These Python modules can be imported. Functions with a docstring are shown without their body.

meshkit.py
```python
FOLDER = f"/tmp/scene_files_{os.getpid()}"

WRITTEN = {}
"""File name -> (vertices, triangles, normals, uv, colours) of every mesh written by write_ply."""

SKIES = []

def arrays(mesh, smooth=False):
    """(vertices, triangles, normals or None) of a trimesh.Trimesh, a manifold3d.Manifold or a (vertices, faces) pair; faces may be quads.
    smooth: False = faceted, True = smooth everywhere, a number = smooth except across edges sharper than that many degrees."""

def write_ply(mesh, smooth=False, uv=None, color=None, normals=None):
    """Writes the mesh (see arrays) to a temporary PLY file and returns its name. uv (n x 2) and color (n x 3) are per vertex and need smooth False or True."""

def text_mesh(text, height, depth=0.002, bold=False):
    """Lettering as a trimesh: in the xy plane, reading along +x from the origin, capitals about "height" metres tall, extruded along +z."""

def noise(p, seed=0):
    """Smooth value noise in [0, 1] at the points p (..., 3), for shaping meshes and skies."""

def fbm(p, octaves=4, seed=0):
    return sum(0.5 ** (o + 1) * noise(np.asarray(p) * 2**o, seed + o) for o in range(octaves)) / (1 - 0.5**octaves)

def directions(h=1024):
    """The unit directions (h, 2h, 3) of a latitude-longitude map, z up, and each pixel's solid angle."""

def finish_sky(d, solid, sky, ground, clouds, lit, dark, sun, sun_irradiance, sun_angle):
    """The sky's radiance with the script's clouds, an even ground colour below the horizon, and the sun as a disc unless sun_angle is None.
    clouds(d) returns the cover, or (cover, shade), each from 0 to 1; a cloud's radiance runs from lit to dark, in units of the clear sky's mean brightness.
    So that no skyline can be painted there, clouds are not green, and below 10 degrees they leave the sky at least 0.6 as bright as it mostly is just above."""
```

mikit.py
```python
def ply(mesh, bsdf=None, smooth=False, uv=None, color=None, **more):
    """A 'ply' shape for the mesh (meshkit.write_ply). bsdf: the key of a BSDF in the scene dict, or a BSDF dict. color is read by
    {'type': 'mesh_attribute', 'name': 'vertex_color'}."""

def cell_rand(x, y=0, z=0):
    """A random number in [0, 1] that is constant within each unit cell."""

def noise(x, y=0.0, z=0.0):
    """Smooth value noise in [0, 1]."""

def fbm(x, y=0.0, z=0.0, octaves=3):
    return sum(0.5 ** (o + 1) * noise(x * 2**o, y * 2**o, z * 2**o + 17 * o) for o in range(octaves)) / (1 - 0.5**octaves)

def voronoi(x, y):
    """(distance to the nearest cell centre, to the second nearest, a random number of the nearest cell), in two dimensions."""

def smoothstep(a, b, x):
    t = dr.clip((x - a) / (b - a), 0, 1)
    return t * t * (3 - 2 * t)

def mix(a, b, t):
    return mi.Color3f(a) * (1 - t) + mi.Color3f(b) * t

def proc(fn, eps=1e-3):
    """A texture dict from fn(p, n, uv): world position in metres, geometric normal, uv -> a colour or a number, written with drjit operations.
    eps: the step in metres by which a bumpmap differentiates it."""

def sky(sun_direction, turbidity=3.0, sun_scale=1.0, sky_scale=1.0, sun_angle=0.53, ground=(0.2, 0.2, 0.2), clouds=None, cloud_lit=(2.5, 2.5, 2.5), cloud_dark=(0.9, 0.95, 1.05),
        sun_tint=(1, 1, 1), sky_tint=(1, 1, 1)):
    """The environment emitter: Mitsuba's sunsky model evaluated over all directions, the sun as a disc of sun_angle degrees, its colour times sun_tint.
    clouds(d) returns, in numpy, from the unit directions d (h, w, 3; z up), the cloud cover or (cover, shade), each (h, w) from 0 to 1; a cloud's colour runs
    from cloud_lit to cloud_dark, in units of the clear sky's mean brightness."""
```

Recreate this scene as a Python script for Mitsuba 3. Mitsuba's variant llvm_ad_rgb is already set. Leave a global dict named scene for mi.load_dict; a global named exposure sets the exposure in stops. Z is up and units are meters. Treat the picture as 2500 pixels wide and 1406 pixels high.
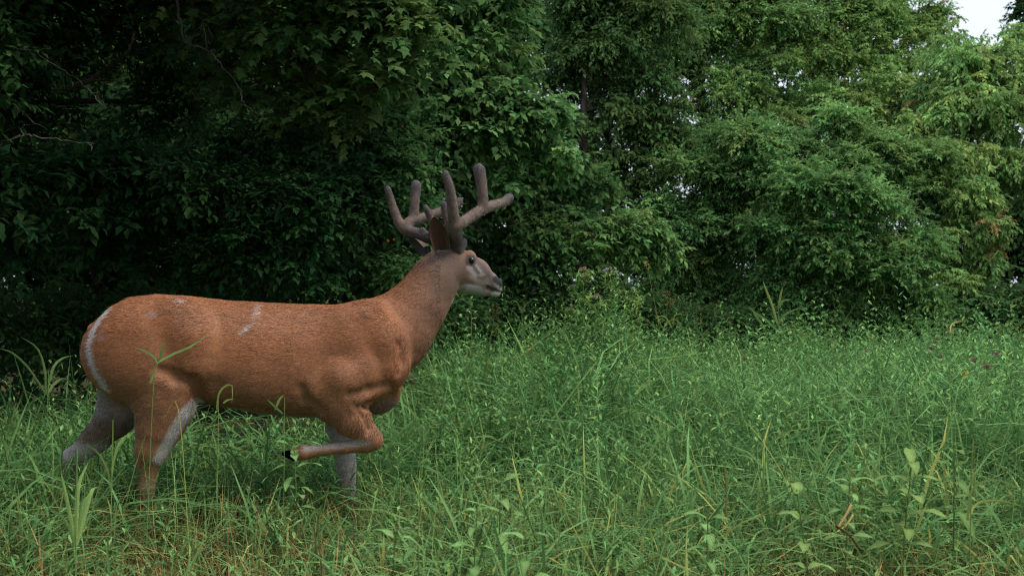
import math
import numpy as np
import trimesh
import drjit as dr
import mitsuba as mi
import mikit
import meshkit
from scipy.ndimage import map_coordinates

T = mi.ScalarTransform4f
scene, labels = {}, {}

# ---------------------------------------------------------------- camera, light, exposure
EYE = np.array([0.0, 0.0, 1.0])
scene['camera'] = {'type': 'thinlens', 'aperture_radius': 0.0036, 'focus_distance': 4.2, 'fov': 52.0, 'fov_axis': 'x', 'near_clip': 0.05, 'far_clip': 400.0,
                   'to_world': T().look_at(origin=[0, 0, 1.0], target=[0, 1, 1.0], up=[0, 0, 1])}


def cloud_cover(d):
    """A closed bright overcast, about three times as bright overhead as at the horizon, with soft unevenness."""
    n = meshkit.fbm(d * np.array([3.0, 3.0, 6.0]), 4, 5)
    return np.clip(0.90 + 0.2 * n, 0, 1), np.clip(1.0 - np.clip(d[..., 2], 0, 1) + 0.5 * (n - 0.5), 0, 1)


scene['sky'] = mikit.sky([0.45, -0.25, 0.86], turbidity=3, sun_scale=0.30, sun_angle=25, clouds=cloud_cover,
                         cloud_lit=(3.0, 3.4, 4.0), cloud_dark=(1.45, 1.58, 1.75), ground=(0.06, 0.09, 0.04))
exposure = 2.65

FOC = 1250.0 / math.tan(math.radians(26.0))


def at(px, py, Y):
    """A place from the survey of the photograph: its column and row in the 2500 px picture and its distance Y in metres."""
    return np.array([(px - 1250.0) / FOC * Y, Y, 1.0 - (py - 703.0) / FOC * Y])


def unit(v):
    v = np.asarray(v, float)
    return v / np.maximum(np.linalg.norm(v, axis=-1, keepdims=True), 1e-9)


# ---------------------------------------------------------------- materials
VC = {'type': 'mesh_attribute', 'name': 'vertex_color'}


def pigment(p, n, uv):
    """Plant colour from two pigments kept per vertex in uv: how yellow or brown (u), and how much (v)."""
    return mi.Color3f(0.3 + 0.8 * uv.x, 1.0, 0.37 - 0.10 * dr.minimum(uv.x, 0.9) + 0.30 * dr.clip(uv.x - 0.9, 0.0, 0.5)) * uv.y


PIG = mikit.proc(pigment)


def leafy(key, rough, diff, spec=0.5):
    scene[key] = {'type': 'principledthin', 'base_color': PIG, 'roughness': rough, 'diff_trans': diff, 'eta': 1.0 + spec}


leafy('mat_leaf', 0.46, 0.75, 0.45)
leafy('mat_grass', 0.26, 0.5, 0.45)
leafy('mat_dry', 0.7, 0.35, 0.4)


def bark_of(lo, hi):
    def f(p, n, uv):
        a = mikit.fbm(p.x * 25.0, p.y * 25.0, p.z * 6.0, 3)
        return mikit.mix(lo, hi, mikit.smoothstep(0.3, 0.7, a))
    return f


for _k, _lo, _hi in (('mat_bark', (0.045, 0.036, 0.028), (0.13, 0.112, 0.095)), ('mat_bark_dark', (0.022, 0.018, 0.014), (0.065, 0.055, 0.045)), ('mat_bark_dead', (0.05, 0.04, 0.034), (0.12, 0.105, 0.095))):
    scene[_k] = {'type': 'twosided', 'bsdf': {'type': 'principled', 'base_color': mikit.proc(bark_of(_lo, _hi)), 'roughness': 0.9, 'specular': 0.2}}
for _k, _c in (('pink', (0.62, 0.20, 0.30)), ('lilac', (0.50, 0.42, 0.62)), ('mauve', (0.30, 0.15, 0.17)), ('rose', (0.42, 0.20, 0.19)), ('yellow', (0.80, 0.50, 0.02))):
    scene['mat_petal_' + _k] = {'type': 'principledthin', 'base_color': {'type': 'rgb', 'value': list(_c)}, 'roughness': 0.6, 'diff_trans': 0.5}
PIGMENTED, PLAIN = ('mat_leaf', 'mat_grass', 'mat_dry'), ('mat_bark', 'mat_bark_dark', 'mat_bark_dead')
scene['mat_coat'] = {'type': 'twosided', 'bsdf': {'type': 'principled', 'base_color': VC, 'roughness': 0.62, 'specular': 0.35, 'sheen': 0.1}}
scene['mat_velvet'] = {'type': 'twosided', 'bsdf': {'type': 'principled', 'base_color': VC, 'roughness': 0.8, 'specular': 0.2, 'sheen': 1.0, 'sheen_tint': 0.3}}
scene['mat_eye'] = {'type': 'principled', 'base_color': {'type': 'rgb', 'value': [0.012, 0.008, 0.006]}, 'roughness': 0.12, 'specular': 0.4}
scene['mat_horn'] = {'type': 'principled', 'base_color': {'type': 'rgb', 'value': [0.035, 0.028, 0.022]}, 'roughness': 0.5, 'specular': 0.4}
scene['mat_nose'] = {'type': 'principled', 'base_color': {'type': 'rgb', 'value': [0.012, 0.010, 0.011]}, 'roughness': 0.42, 'specular': 0.35}
scene['mat_berry'] = {'type': 'principled', 'base_color': {'type': 'rgb', 'value': [0.55, 0.13, 0.02]}, 'roughness': 0.25, 'specular': 0.5}


def soil(p, n, uv):
    a = mikit.fbm(p.x * 3.0, p.y * 3.0, 0.0, 4)
    b = mikit.noise(p.x * 40.0, p.y * 40.0, 3.0)
    return mikit.mix(mikit.mix([0.030, 0.022, 0.013], [0.075, 0.058, 0.032], a), [0.035, 0.05, 0.018], mikit.smoothstep(0.5, 0.8, b))


scene['mat_soil'] = {'type': 'twosided', 'bsdf': {'type': 'principled', 'base_color': mikit.proc(soil), 'roughness': 0.95, 'specular': 0.1}}

# ---------------------------------------------------------------- helpers
GAIN = {'mat_leaf': 2.15, 'mat_grass': 2.3, 'mat_coat': 0.68, 'mat_velvet': 0.58, 'mat_dry': 1.2}   # what a leaf reflects and lets through together
TRI = {}


def put(key, v, f, mat, color=None, smooth=False, **lab):
    """One entry of the scene from vertices, faces and vertex colours."""
    v, f = np.asarray(v, float), np.asarray(f, int)
    if color is not None:
        color = np.asarray(color, float) * GAIN.get(mat, 1.0)
        color = np.clip(np.broadcast_to(np.asarray(color, float), (len(v), 3)), 0.002, 0.95)
    uv = None
    if color is not None and mat in PIGMENTED:
        uv = np.stack([np.clip((color[:, 0] / color[:, 1] - 0.3) / 0.8, 0, 2.4), color[:, 1]], 1)
        color = None
    if mat in PLAIN or mat.startswith('mat_petal_'):
        color = None
    scene[key] = mikit.ply((v, f), mat, smooth=smooth, color=color, uv=uv)
    TRI[key] = len(f) * (2 if f.shape[1] == 4 else 1)
    if lab:
        labels[key] = lab
    return key


USED = {}


def numbered(name):
    n = USED.get(name, 0)
    USED[name] = n + 1
    return name if n == 0 else f'{name}_{n:03d}'


def join(parts):
    """(v, f, c) triples to one."""
    vs, fs, cs, o = [], [], [], 0
    for v, f, c in parts:
        vs.append(v)
        fs.append(f + o)
        cs.append(np.broadcast_to(c, (len(v), 3)))
        o += len(v)
    return np.vstack(vs), np.vstack(fs), np.vstack(cs)


def tube(path, rad, col, sides=6):
    """A tapered tube with a closed tip along a path; (v, f, c)."""
    path = np.asarray(path, float)
    rad = np.broadcast_to(np.asarray(rad, float), (len(path),))
    t = unit(np.gradient(path, axis=0))
    ref = np.where(np.abs(t[:, 2:3]) > 0.9, [[1.0, 0, 0]], [[0, 0, 1.0]])
    a = unit(np.cross(t, ref))
    b = np.cross(t, a)
    ang = np.arange(sides) / sides * 2 * np.pi
    v = path[:, None] + rad[:, None, None] * (a[:, None] * np.cos(ang)[None, :, None] + b[:, None] * np.sin(ang)[None, :, None])
    n = len(path)
    i, j = np.meshgrid(np.arange(n - 1), np.arange(sides), indexing='ij')
    j2 = (j + 1) % sides
    q = np.stack([i * sides + j, i * sides + j2, (i + 1) * sides + j2, (i + 1) * sides + j], -1).reshape(-1, 4)
    f = np.vstack([q[:, [0, 1, 2]], q[:, [0, 2, 3]]])
    v = np.vstack([v.reshape(-1, 3), path[-1] + t[-1] * rad[-1]])
    k = np.arange(sides)
    f = np.vstack([f, np.stack([(n - 1) * sides + k, (n - 1) * sides + (k + 1) % sides, np.full(sides, n * sides)], 1)])
    return v, f, np.broadcast_to(np.asarray(col, float), (len(v), 3))


def curve(pts, n=12):
    """A smooth path through the points (Catmull-Rom)."""
    p = np.asarray(pts, float)
    if len(p) == 2:
        return p[0] + (p[1] - p[0]) * np.linspace(0, 1, n)[:, None]
    p = np.vstack([2 * p[0] - p[1], p, 2 * p[-1] - p[-2]])
    out = []
    m = len(p) - 3
    for s in np.linspace(0, m - 1e-6, n):
        i = int(s)
        u = s - i
        a, b, c, d = p[i:i + 4]
        out.append(0.5 * (2 * b + (c - a) * u + (2 * a - 5 * b + 4 * c - d) * u * u + (3 * b - a - 3 * c + d) * u ** 3))
    return np.array(out)


def tint(base, n, rng, val=0.15, hue=0.10):
    """n variations of a colour."""
    base = np.asarray(base, float)
    v = np.exp(rng.normal(0, val, (n, 1)))
    h = rng.normal(0, hue, (n, 1))
    return base * v * (1 + h * np.array([[1.0, 0.15, -0.6]]))


def leaves4(pos, d, nrm, L, W, col, rng, fold=0.3, curl=0.35, tris=4):
    """Lance-shaped leaves, folded along the midrib and drooping at the tip: 4 (or 2) triangles each."""
    n = len(pos)
    d = unit(d)
    s = unit(np.cross(d, nrm))
    nn = np.cross(s, d)
    L, W = np.broadcast_to(L, (n,))[:, None], np.broadcast_to(W, (n,))[:, None]
    fo = fold * rng.uniform(0.3, 1.3, (n, 1))
    cu = curl * rng.uniform(0.2, 1.4, (n, 1))
    l = pos + d * L * 0.42 + s * W * 0.5 + nn * W * 0.5 * fo
    r = pos + d * L * 0.42 - s * W * 0.5 + nn * W * 0.5 * fo
    t = pos + d * L * (1 - 0.15 * cu) - nn * L * cu * 0.5
    i = np.arange(n)[:, None]
    if tris == 2:
        v = np.stack([pos, l, t, r], 1).reshape(-1, 3)
        f = np.vstack([i * 4 + [[0, 2, 1]], i * 4 + [[0, 3, 2]]])
        return v, f, np.repeat(col, 4, axis=0)
    m = pos + d * L * 0.5 - nn * L * cu * 0.05
    v = np.stack([pos, l, t, r, m], 1).reshape(-1, 3)
    f = np.vstack([i * 5 + [[0, 4, 1]], i * 5 + [[0, 3, 4]], i * 5 + [[1, 4, 2]], i * 5 + [[4, 3, 2]]])
    return v, f, np.repeat(col, 5, axis=0)


MAPLE = np.array([[0, 0], [0.04, 0.44], [0.30, 0.30], [0.50, 0.60], [0.64, 0.24], [1.08, 0], [0.64, -0.24], [0.50, -0.60], [0.30, -0.30], [0.04, -0.44]])


def maple_leaves(pos, d, nrm, L, W, col, rng, **_):
    """Lobed leaves, a fan of 10 triangles each, drooping at the lobes."""
    n = len(pos)
    d = unit(d)
    s = unit(np.cross(d, nrm))
    nn = np.cross(s, d)
    L = np.broadcast_to(L, (n,))[:, None, None]
    o = np.vstack([[[0.33, 0]], MAPLE])
    bend = -(np.abs(o[:, 1]) ** 2 * 0.6 + (o[:, 0] - 0.33) ** 2 * 0.35)
    bend = bend[None, :, None] * rng.uniform(0.2, 1.5, (n, 1, 1))
    v = pos[:, None] + L * (d[:, None] * o[None, :, :1] + s[:, None] * o[None, :, 1:] * 0.95 + nn[:, None] * bend)
    k = len(MAPLE)
    ring = np.arange(k)
    fan = np.stack([np.zeros(k, int), 1 + ring, 1 + (ring + 1) % k], 1)
    f = (np.arange(n)[:, None, None] * (k + 1) + fan[None]).reshape(-1, 3)
    return v.reshape(-1, 3), f, np.repeat(col, k + 1, axis=0)


def blades(base, az, h, lean, droop, w, col, rng, segs=4, tipcol=None):
    """Grass blades: ribbons that rise, lean over and droop; segs segments, the last a point."""
    n = len(base)
    h, lean, droop, w = (np.broadcast_to(x, (n,))[:, None] for x in (h, lean, droop, w))
    t = np.linspace(0, 1, segs + 1)[None]
    hor = h * (lean * t + droop * t ** 2.6)
    up = h * (t - 0.55 * droop * t ** 3.2)
    dirx, diry = np.cos(az)[:, None], np.sin(az)[:, None]
    wob = rng.normal(0, 0.03, (n, 1)) * np.sin(t * 5) * h
    c = np.stack([base[:, :1] + dirx * hor - diry * wob, base[:, 1:2] + diry * hor + dirx * wob, base[:, 2:3] + up], -1)
    tw = az[:, None] + np.pi / 2 + rng.normal(0, 0.7, (n, 1)) + rng.normal(0, 0.6, (n, 1)) * t
    side = np.stack([np.cos(tw), np.sin(tw), rng.normal(0, 0.25, (n, 1)) + 0 * t], -1)
    ww = (w * (0.55 + 0.9 * t) * np.clip(1.02 - t ** 2.5, 0, 1) * 0.5)[..., None]
    l, r = c + side * ww, c - side * ww
    v = np.concatenate([np.stack([l[:, :-1], r[:, :-1]], 2).reshape(n, -1, 3), c[:, -1:]], 1)
    k = 2 * segs + 1
    f = []
    for s in range(segs - 1):
        f += [[2 * s, 2 * s + 1, 2 * s + 3], [2 * s, 2 * s + 3, 2 * s + 2]]
    f.append([2 * segs - 2, 2 * segs - 1, 2 * segs])
    f = (np.arange(n)[:, None, None] * k + np.array(f)[None]).reshape(-1, 3)
    tt = np.concatenate([np.repeat(t[0, :-1], 2), [1.0]])[None, :, None]
    cc = col[:, None] * (1 + 0 * tt) if tipcol is None else col[:, None] * (1 - tt) + tipcol[:, None] * tt
    return v.reshape(-1, 3), f, cc.reshape(-1, 3)


def surface_nets(d, org, h):
    """The zero surface of the grid of distances d, as (vertices, triangles)."""
    s = d < 0
    nx, ny, nz = d.shape
    c8 = [d[a:nx - 1 + a, b:ny - 1 + b, c:nz - 1 + c] for a in (0, 1) for b in (0, 1) for c in (0, 1)]
    neg = sum((x < 0).astype(np.int8) for x in c8)
    cell = (neg > 0) & (neg < 8)
    idx = np.full(cell.shape, -1)
    idx[cell] = np.arange(cell.sum())
    ii = np.argwhere(cell)
    val = np.stack([x[cell] for x in c8], 1)
    corner = np.array([[a, b, c] for a in (0, 1) for b in (0, 1) for c in (0, 1)], float)
    acc, cnt = np.zeros((len(ii), 3)), np.zeros((len(ii), 1))
    for p in range(8):
        for ax in (1, 2, 4):
            q = p | ax
            if q == p:
                continue
            on = (val[:, p] < 0) != (val[:, q] < 0)
            t = val[:, p] / np.where(on, val[:, p] - val[:, q], 1)
            acc += np.where(on[:, None], corner[p] + t[:, None] * (corner[q] - corner[p]), 0)
            cnt += on[:, None]
    v = np.asarray(org) + (ii + acc / cnt) * h
    quads = []
    for ax in range(3):
        a = [slice(1, -1)] * 3
        b = [slice(1, -1)] * 3
        a[ax], b[ax] = slice(0, -1), slice(1, None)
        e0, e1 = s[tuple(a)], s[tuple(b)]
        for flip in (False, True):
            w = np.argwhere((e0 & ~e1) if not flip else (~e0 & e1))
            g = w + 1
            g[:, ax] -= 1
            u1, u2 = (ax + 1) % 3, (ax + 2) % 3
            e = np.eye(3, dtype=int)
            k = [idx[tuple((g - o).T)] for o in (e[u1] * 0, e[u1], e[u1] + e[u2], e[u2])]
            quads.append(np.stack(k if not flip else k[::-1], 1))
    q = np.vstack(quads)
    q = q[(q >= 0).all(1)]
    return v, np.vstack([q[:, [0, 1, 2]], q[:, [0, 2, 3]]])


class Field:
    """Smoothly blended round cones and ellipsoids on a grid of distances."""

    def __init__(self, lo, hi, h):
        self.lo, self.h = np.asarray(lo, float), h
        self.n = np.ceil((np.asarray(hi) - self.lo) / h).astype(int)
        self.d = np.full(self.n, 1.0, np.float32)

    def block(self, lo, hi):
        a = np.clip(np.floor((np.asarray(lo) - self.lo) / self.h).astype(int), 0, self.n - 1)
        b = np.clip(np.ceil((np.asarray(hi) - self.lo) / self.h).astype(int) + 1, 1, self.n)
        sl = tuple(slice(x, y) for x, y in zip(a, b))
        g = np.meshgrid(*[self.lo[k] + np.arange(a[k], b[k]) * self.h for k in range(3)], indexing='ij', sparse=True)
        return sl, g

    def add(self, sl, d, k, carve=False):
        o = self.d[sl]
        if carve:
            d = -d
            hh = np.maximum(k - np.abs(o - d), 0) / k
            self.d[sl] = np.maximum(o, d) + hh * hh * k * 0.25
        else:
            hh = np.maximum(k - np.abs(o - d), 0) / k
            self.d[sl] = np.minimum(o, d) - hh * hh * k * 0.25

    def cone(self, a, ra, b, rb, k=0.03, sy=1.0, carve=False):
        a, b = np.asarray(a, float), np.asarray(b, float)
        m = max(ra, rb) + k + 0.02
        sl, (x, y, z) = self.block(np.minimum(a, b) - m, np.maximum(a, b) + m)
        sc = np.array([1, 1 / sy, 1])
        A, B = a * sc, b * sc
        ab = B - A
        px, py, pz = x - A[0], y / sy - A[1], z - A[2]
        t = np.clip((px * ab[0] + py * ab[1] + pz * ab[2]) / max(ab @ ab, 1e-9), 0, 1)
        d = np.sqrt((px - t * ab[0]) ** 2 + (py - t * ab[1]) ** 2 + (pz - t * ab[2]) ** 2) - (ra + (rb - ra) * t)
        self.add(sl, d, k, carve)

    def ball(self, c, r, k=0.03, carve=False):
        c, r = np.asarray(c, float), np.broadcast_to(np.asarray(r, float), (3,))
        m = r.max() + k + 0.02
        sl, (x, y, z) = self.block(c - m, c + m)
        q = np.sqrt(((x - c[0]) / r[0]) ** 2 + ((y - c[1]) / r[1]) ** 2 + ((z - c[2]) / r[2]) ** 2)
        self.add(sl, (q - 1) * r.min(), k, carve)

    def sample(self, p):
        return map_coordinates(self.d, ((np.asarray(p) - self.lo) / self.h).T, order=1, mode='nearest')

    def normal(self, p):
        e = self.h
        return unit(np.stack([self.sample(p + e * o) - self.sample(p - e * o) for o in np.eye(3)], -1))

    def mesh(self, iters=2):
        v, f = surface_nets(self.d, self.lo, self.h)
        for _ in range(iters):
            v = v - np.clip(self.sample(v), -self.h, self.h)[:, None] * self.normal(v) * 0.8
        return v, f

# ================================================================ the setting: ground
def ground_z(x, y):
    p = np.stack([np.asarray(x) * 0.35, np.asarray(y) * 0.35, 0 * np.asarray(x)], -1)
    return (meshkit.fbm(p, 3, 21) - 0.5) * 0.10


gx = np.concatenate([[-300, -120, -60, -30, -18], np.arange(-14, 14.1, 0.5), [18, 30, 60, 120, 300]])
gy = np.concatenate([[-300, -120, -60, -30, -12, -6], np.arange(-2, 26.1, 0.5), [30, 40, 60, 120, 300]])
X, Y = np.meshgrid(gx, gy, indexing='ij')
Z = ground_z(X, Y)
i, j = np.meshgrid(np.arange(len(gx) - 1), np.arange(len(gy) - 1), indexing='ij')
k = len(gy)
q = np.stack([i * k + j, (i + 1) * k + j, (i + 1) * k + j + 1, i * k + j + 1], -1).reshape(-1, 4)
put('ground', np.stack([X, Y, Z], -1).reshape(-1, 3), np.vstack([q[:, [0, 1, 2]], q[:, [0, 2, 3]]]), 'mat_soil', smooth=True,
    kind='structure', label='dark soil under the grass and trees')

# ================================================================ trees and bushes
BARK = np.array([0.10, 0.085, 0.07])


def fol(C, Rr, n_leaf, rng, L, W, base, kind='lance', per=9, spray=0.26, droop=0.35, front=0.75, core=0.25, tris=4, tipcol=None, tone=0.14):
    """Sprays of leaves through an ellipsoid of foliage, thickest near its surface; one (v, f, c)."""
    ns = max(int(n_leaf / per), 1)
    d = unit(rng.normal(0, 1, (ns * 2, 3)))
    keep = rng.random(len(d)) < np.where(d[:, 1] > 0.25, 1 - front, 1.0) * np.where(d[:, 2] < -0.3, 0.35, 1.0)
    d = d[keep][:ns]
    ns = len(d)
    lump = 0.82 + 0.5 * (meshkit.noise(d * 2.3 + rng.random(3) * 50, 3) - 0.5)
    u = np.where(rng.random(ns) < core, rng.uniform(0.25, 0.8, ns), rng.uniform(0.8, 1.05, ns)) * lump
    o = C + d * Rr * u[:, None]
    D = unit(d * [1, 1, 0.5] + rng.normal(0, 0.55, (ns, 3)) + [0, 0, -droop * 0.6])
    sl = spray * rng.uniform(0.6, 1.3, ns)
    side = unit(np.cross(D, [0, 0, 1.0]) + rng.normal(0, 0.25, (ns, 3)))
    t = (np.arange(per) + 0.5) / per
    tt = np.clip(t[None] + rng.normal(0, 0.04, (ns, per)), 0.02, 1)
    pos = o[:, None] + D[:, None] * (sl[:, None] * tt)[..., None] - np.array([0, 0, 1.0]) * (droop * 0.5 * sl[:, None] * tt ** 2)[..., None]
    sgn = np.where(np.arange(per) % 2 == 0, 1.0, -1.0)
    ld = D[:, None] * 0.55 + side[:, None] * sgn[None, :, None] * 0.85 + rng.normal(0, 0.35, (ns, per, 3)) - np.array([0, 0, droop])
    ld[:, -1] = D * 1.0 - np.array([0, 0, droop]) + rng.normal(0, 0.25, (ns, 3))
    nr = np.array([0, 0, 1.0]) + d[:, None] * 0.28 + rng.normal(0, 0.30, (ns, per, 3))
    sc = rng.uniform(0.65, 1.25, ns * per)
    sp = tint(base, ns, rng, tone, 0.10)
    cl = np.repeat(sp, per, axis=0) * np.exp(rng.normal(0, 0.12, (ns * per, 1)))
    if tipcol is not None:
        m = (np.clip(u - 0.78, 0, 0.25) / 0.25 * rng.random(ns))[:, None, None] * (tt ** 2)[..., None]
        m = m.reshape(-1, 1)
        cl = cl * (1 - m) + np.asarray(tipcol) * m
    fn = maple_leaves if kind == 'maple' else leaves4
    return fn(pos.reshape(-1, 3), ld.reshape(-1, 3), nr.reshape(-1, 3), L * sc, W * sc, cl, rng, tris=tris)


def sprout(C, R3, rng, n, frac=0.42, up=0.15):
    """Smaller clumps spread over an ellipsoid."""
    d = unit(rng.normal(0, 1, (n, 3)) + [0, -0.45, up + 0.35])
    c = C + d * R3 * rng.uniform(0.62, 0.95, (n, 1))
    r = R3 * rng.uniform(frac * 0.75, frac * 1.25, (n, 1))
    return c, r


def tree(name, label, cat, lumps, foot, L, W, base, lai=2.6, seed=1, trunk_r=0.07, sub=9, kind='lance', per=9, spray=0.26, droop=0.35,
         tris=2, tipcol=None, bark=BARK, group=None, flat=0.9, wood='mat_bark', limb_r=0.022, trunk_path=None, core=0.25, front=0.75, tone=0.14, subtone=0.13, depth=0.9, under=0.0, dead=0.0):
    """A tree or bush: trunk, limbs to each clump of its crown, and leafy sprays. lumps: (column, row, distance, radius in survey pixels)."""
    rng = np.random.default_rng(seed)
    key = numbered(name)
    foot = np.asarray(foot, float)
    lab = dict(label=label, category=cat)
    if group:
        lab['group'] = group
    labels[key] = lab
    lumps = [(a, b, Yd + under * max(b - 380, 0) / 400, r) for a, b, Yd, r in lumps]     # the lower boughs stand back under the upper ones
    Cs = np.array([at(a, b, Yd) for a, b, Yd, r in lumps])
    Rs = np.array([r / FOC * Yd for a, b, Yd, r in lumps])
    top = Cs[np.argmax(Cs[:, 2])]
    if trunk_path is None:
        m = Cs.mean(0)
        tp = curve([foot, foot * 0.6 + np.array([m[0], m[1] + 0.1, m[2]]) * 0.4 + rng.normal(0, 0.05, 3), np.array([m[0], m[1] + 0.15, m[2]]), top * 0.8 + m * 0.2], 14)
    else:
        tp = curve(trunk_path, 18)
    rr = trunk_r * np.linspace(1.15, 0.25, len(tp)) ** 1.0
    v, f, c = tube(tp, rr, bark, 8)
    c = c * (0.7 + 0.6 * meshkit.fbm(v * np.array([25.0, 25, 6]), 3, 2))[:, None]
    put(key + '__trunk', v, f, wood, c, smooth=True)
    parts, twigs, nl = [], [], 0
    for C, r in zip(Cs, Rs):
        R3 = np.array([r, r * depth, r * flat])
        k = int(np.argmin(np.linalg.norm(tp - (C + [0, 0, -0.9 * r]), axis=1)))
        k = min(k, len(tp) - 3)
        a = tp[k]
        bend = (a + C) / 2 + rng.normal(0, 0.06, 3) * r + [0, 0, 0.12 * r]
        v, f, c = tube(curve([a, bend, C + [0, 0.1 * r, 0]], 9), np.linspace(min(limb_r * 1.3, rr[k] * 0.9), limb_r * 0.35, 9), bark, 5)
        c = c * (0.7 + 0.6 * meshkit.fbm(v * 25.0, 2, 2))[:, None]
        kk = key + '__limb'
        put(numbered(kk), v, f, wood, c, smooth=True)
        sc, sr = sprout(C, R3, rng, sub)
        for q, s in zip(sc, sr):
            twigs.append(tube(curve([C, (C + q) / 2 + rng.normal(0, 0.1, 3) * r, q + (q - C) * 0.25], 6), np.linspace(limb_r * 0.4, limb_r * 0.10, 6), bark, 3))
            a_leaf = L * W * 0.5
            n = int(lai * 4 * np.pi * (s.mean() ** 2) * 0.75 / a_leaf)
            tb = np.asarray(base) * np.exp(rng.normal(0, subtone)) * (1 + rng.normal(0, 0.07) * np.array([1.0, 0.1, -0.5]))
            parts.append(fol(q, s * np.array([1.1, 1.1, 0.68]), n, rng, L, W, tb, kind, per, min(spray, s.mean() * 1.2), droop, front, core, tris, tipcol, tone))
            nl += n
            if dead and rng.random() < dead:      # a withered spray
                parts.append(fol(q + [0, -0.3 * s.mean(), 0], s * 0.5, 70, rng, L, W, np.array([0.15, 0.10, 0.05]), kind, per, 0.25, 0.7, 0.8, 0.2, tris, None, 0.2))
    v, f, c = join(twigs)
    put(key + '__twigs', v, f, wood, c, smooth=True, kind='stuff')
    v, f, c = join(parts)
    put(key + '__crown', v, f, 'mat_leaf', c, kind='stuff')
    return key


def g(px, Yd):
    p = at(px, 703, Yd)
    return np.array([p[0], p[1], float(ground_z(p[0], p[1])) - 0.03])


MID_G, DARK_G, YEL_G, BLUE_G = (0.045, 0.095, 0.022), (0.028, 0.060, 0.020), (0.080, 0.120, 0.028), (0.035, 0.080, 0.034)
TIP = (0.10, 0.16, 0.035)

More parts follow.
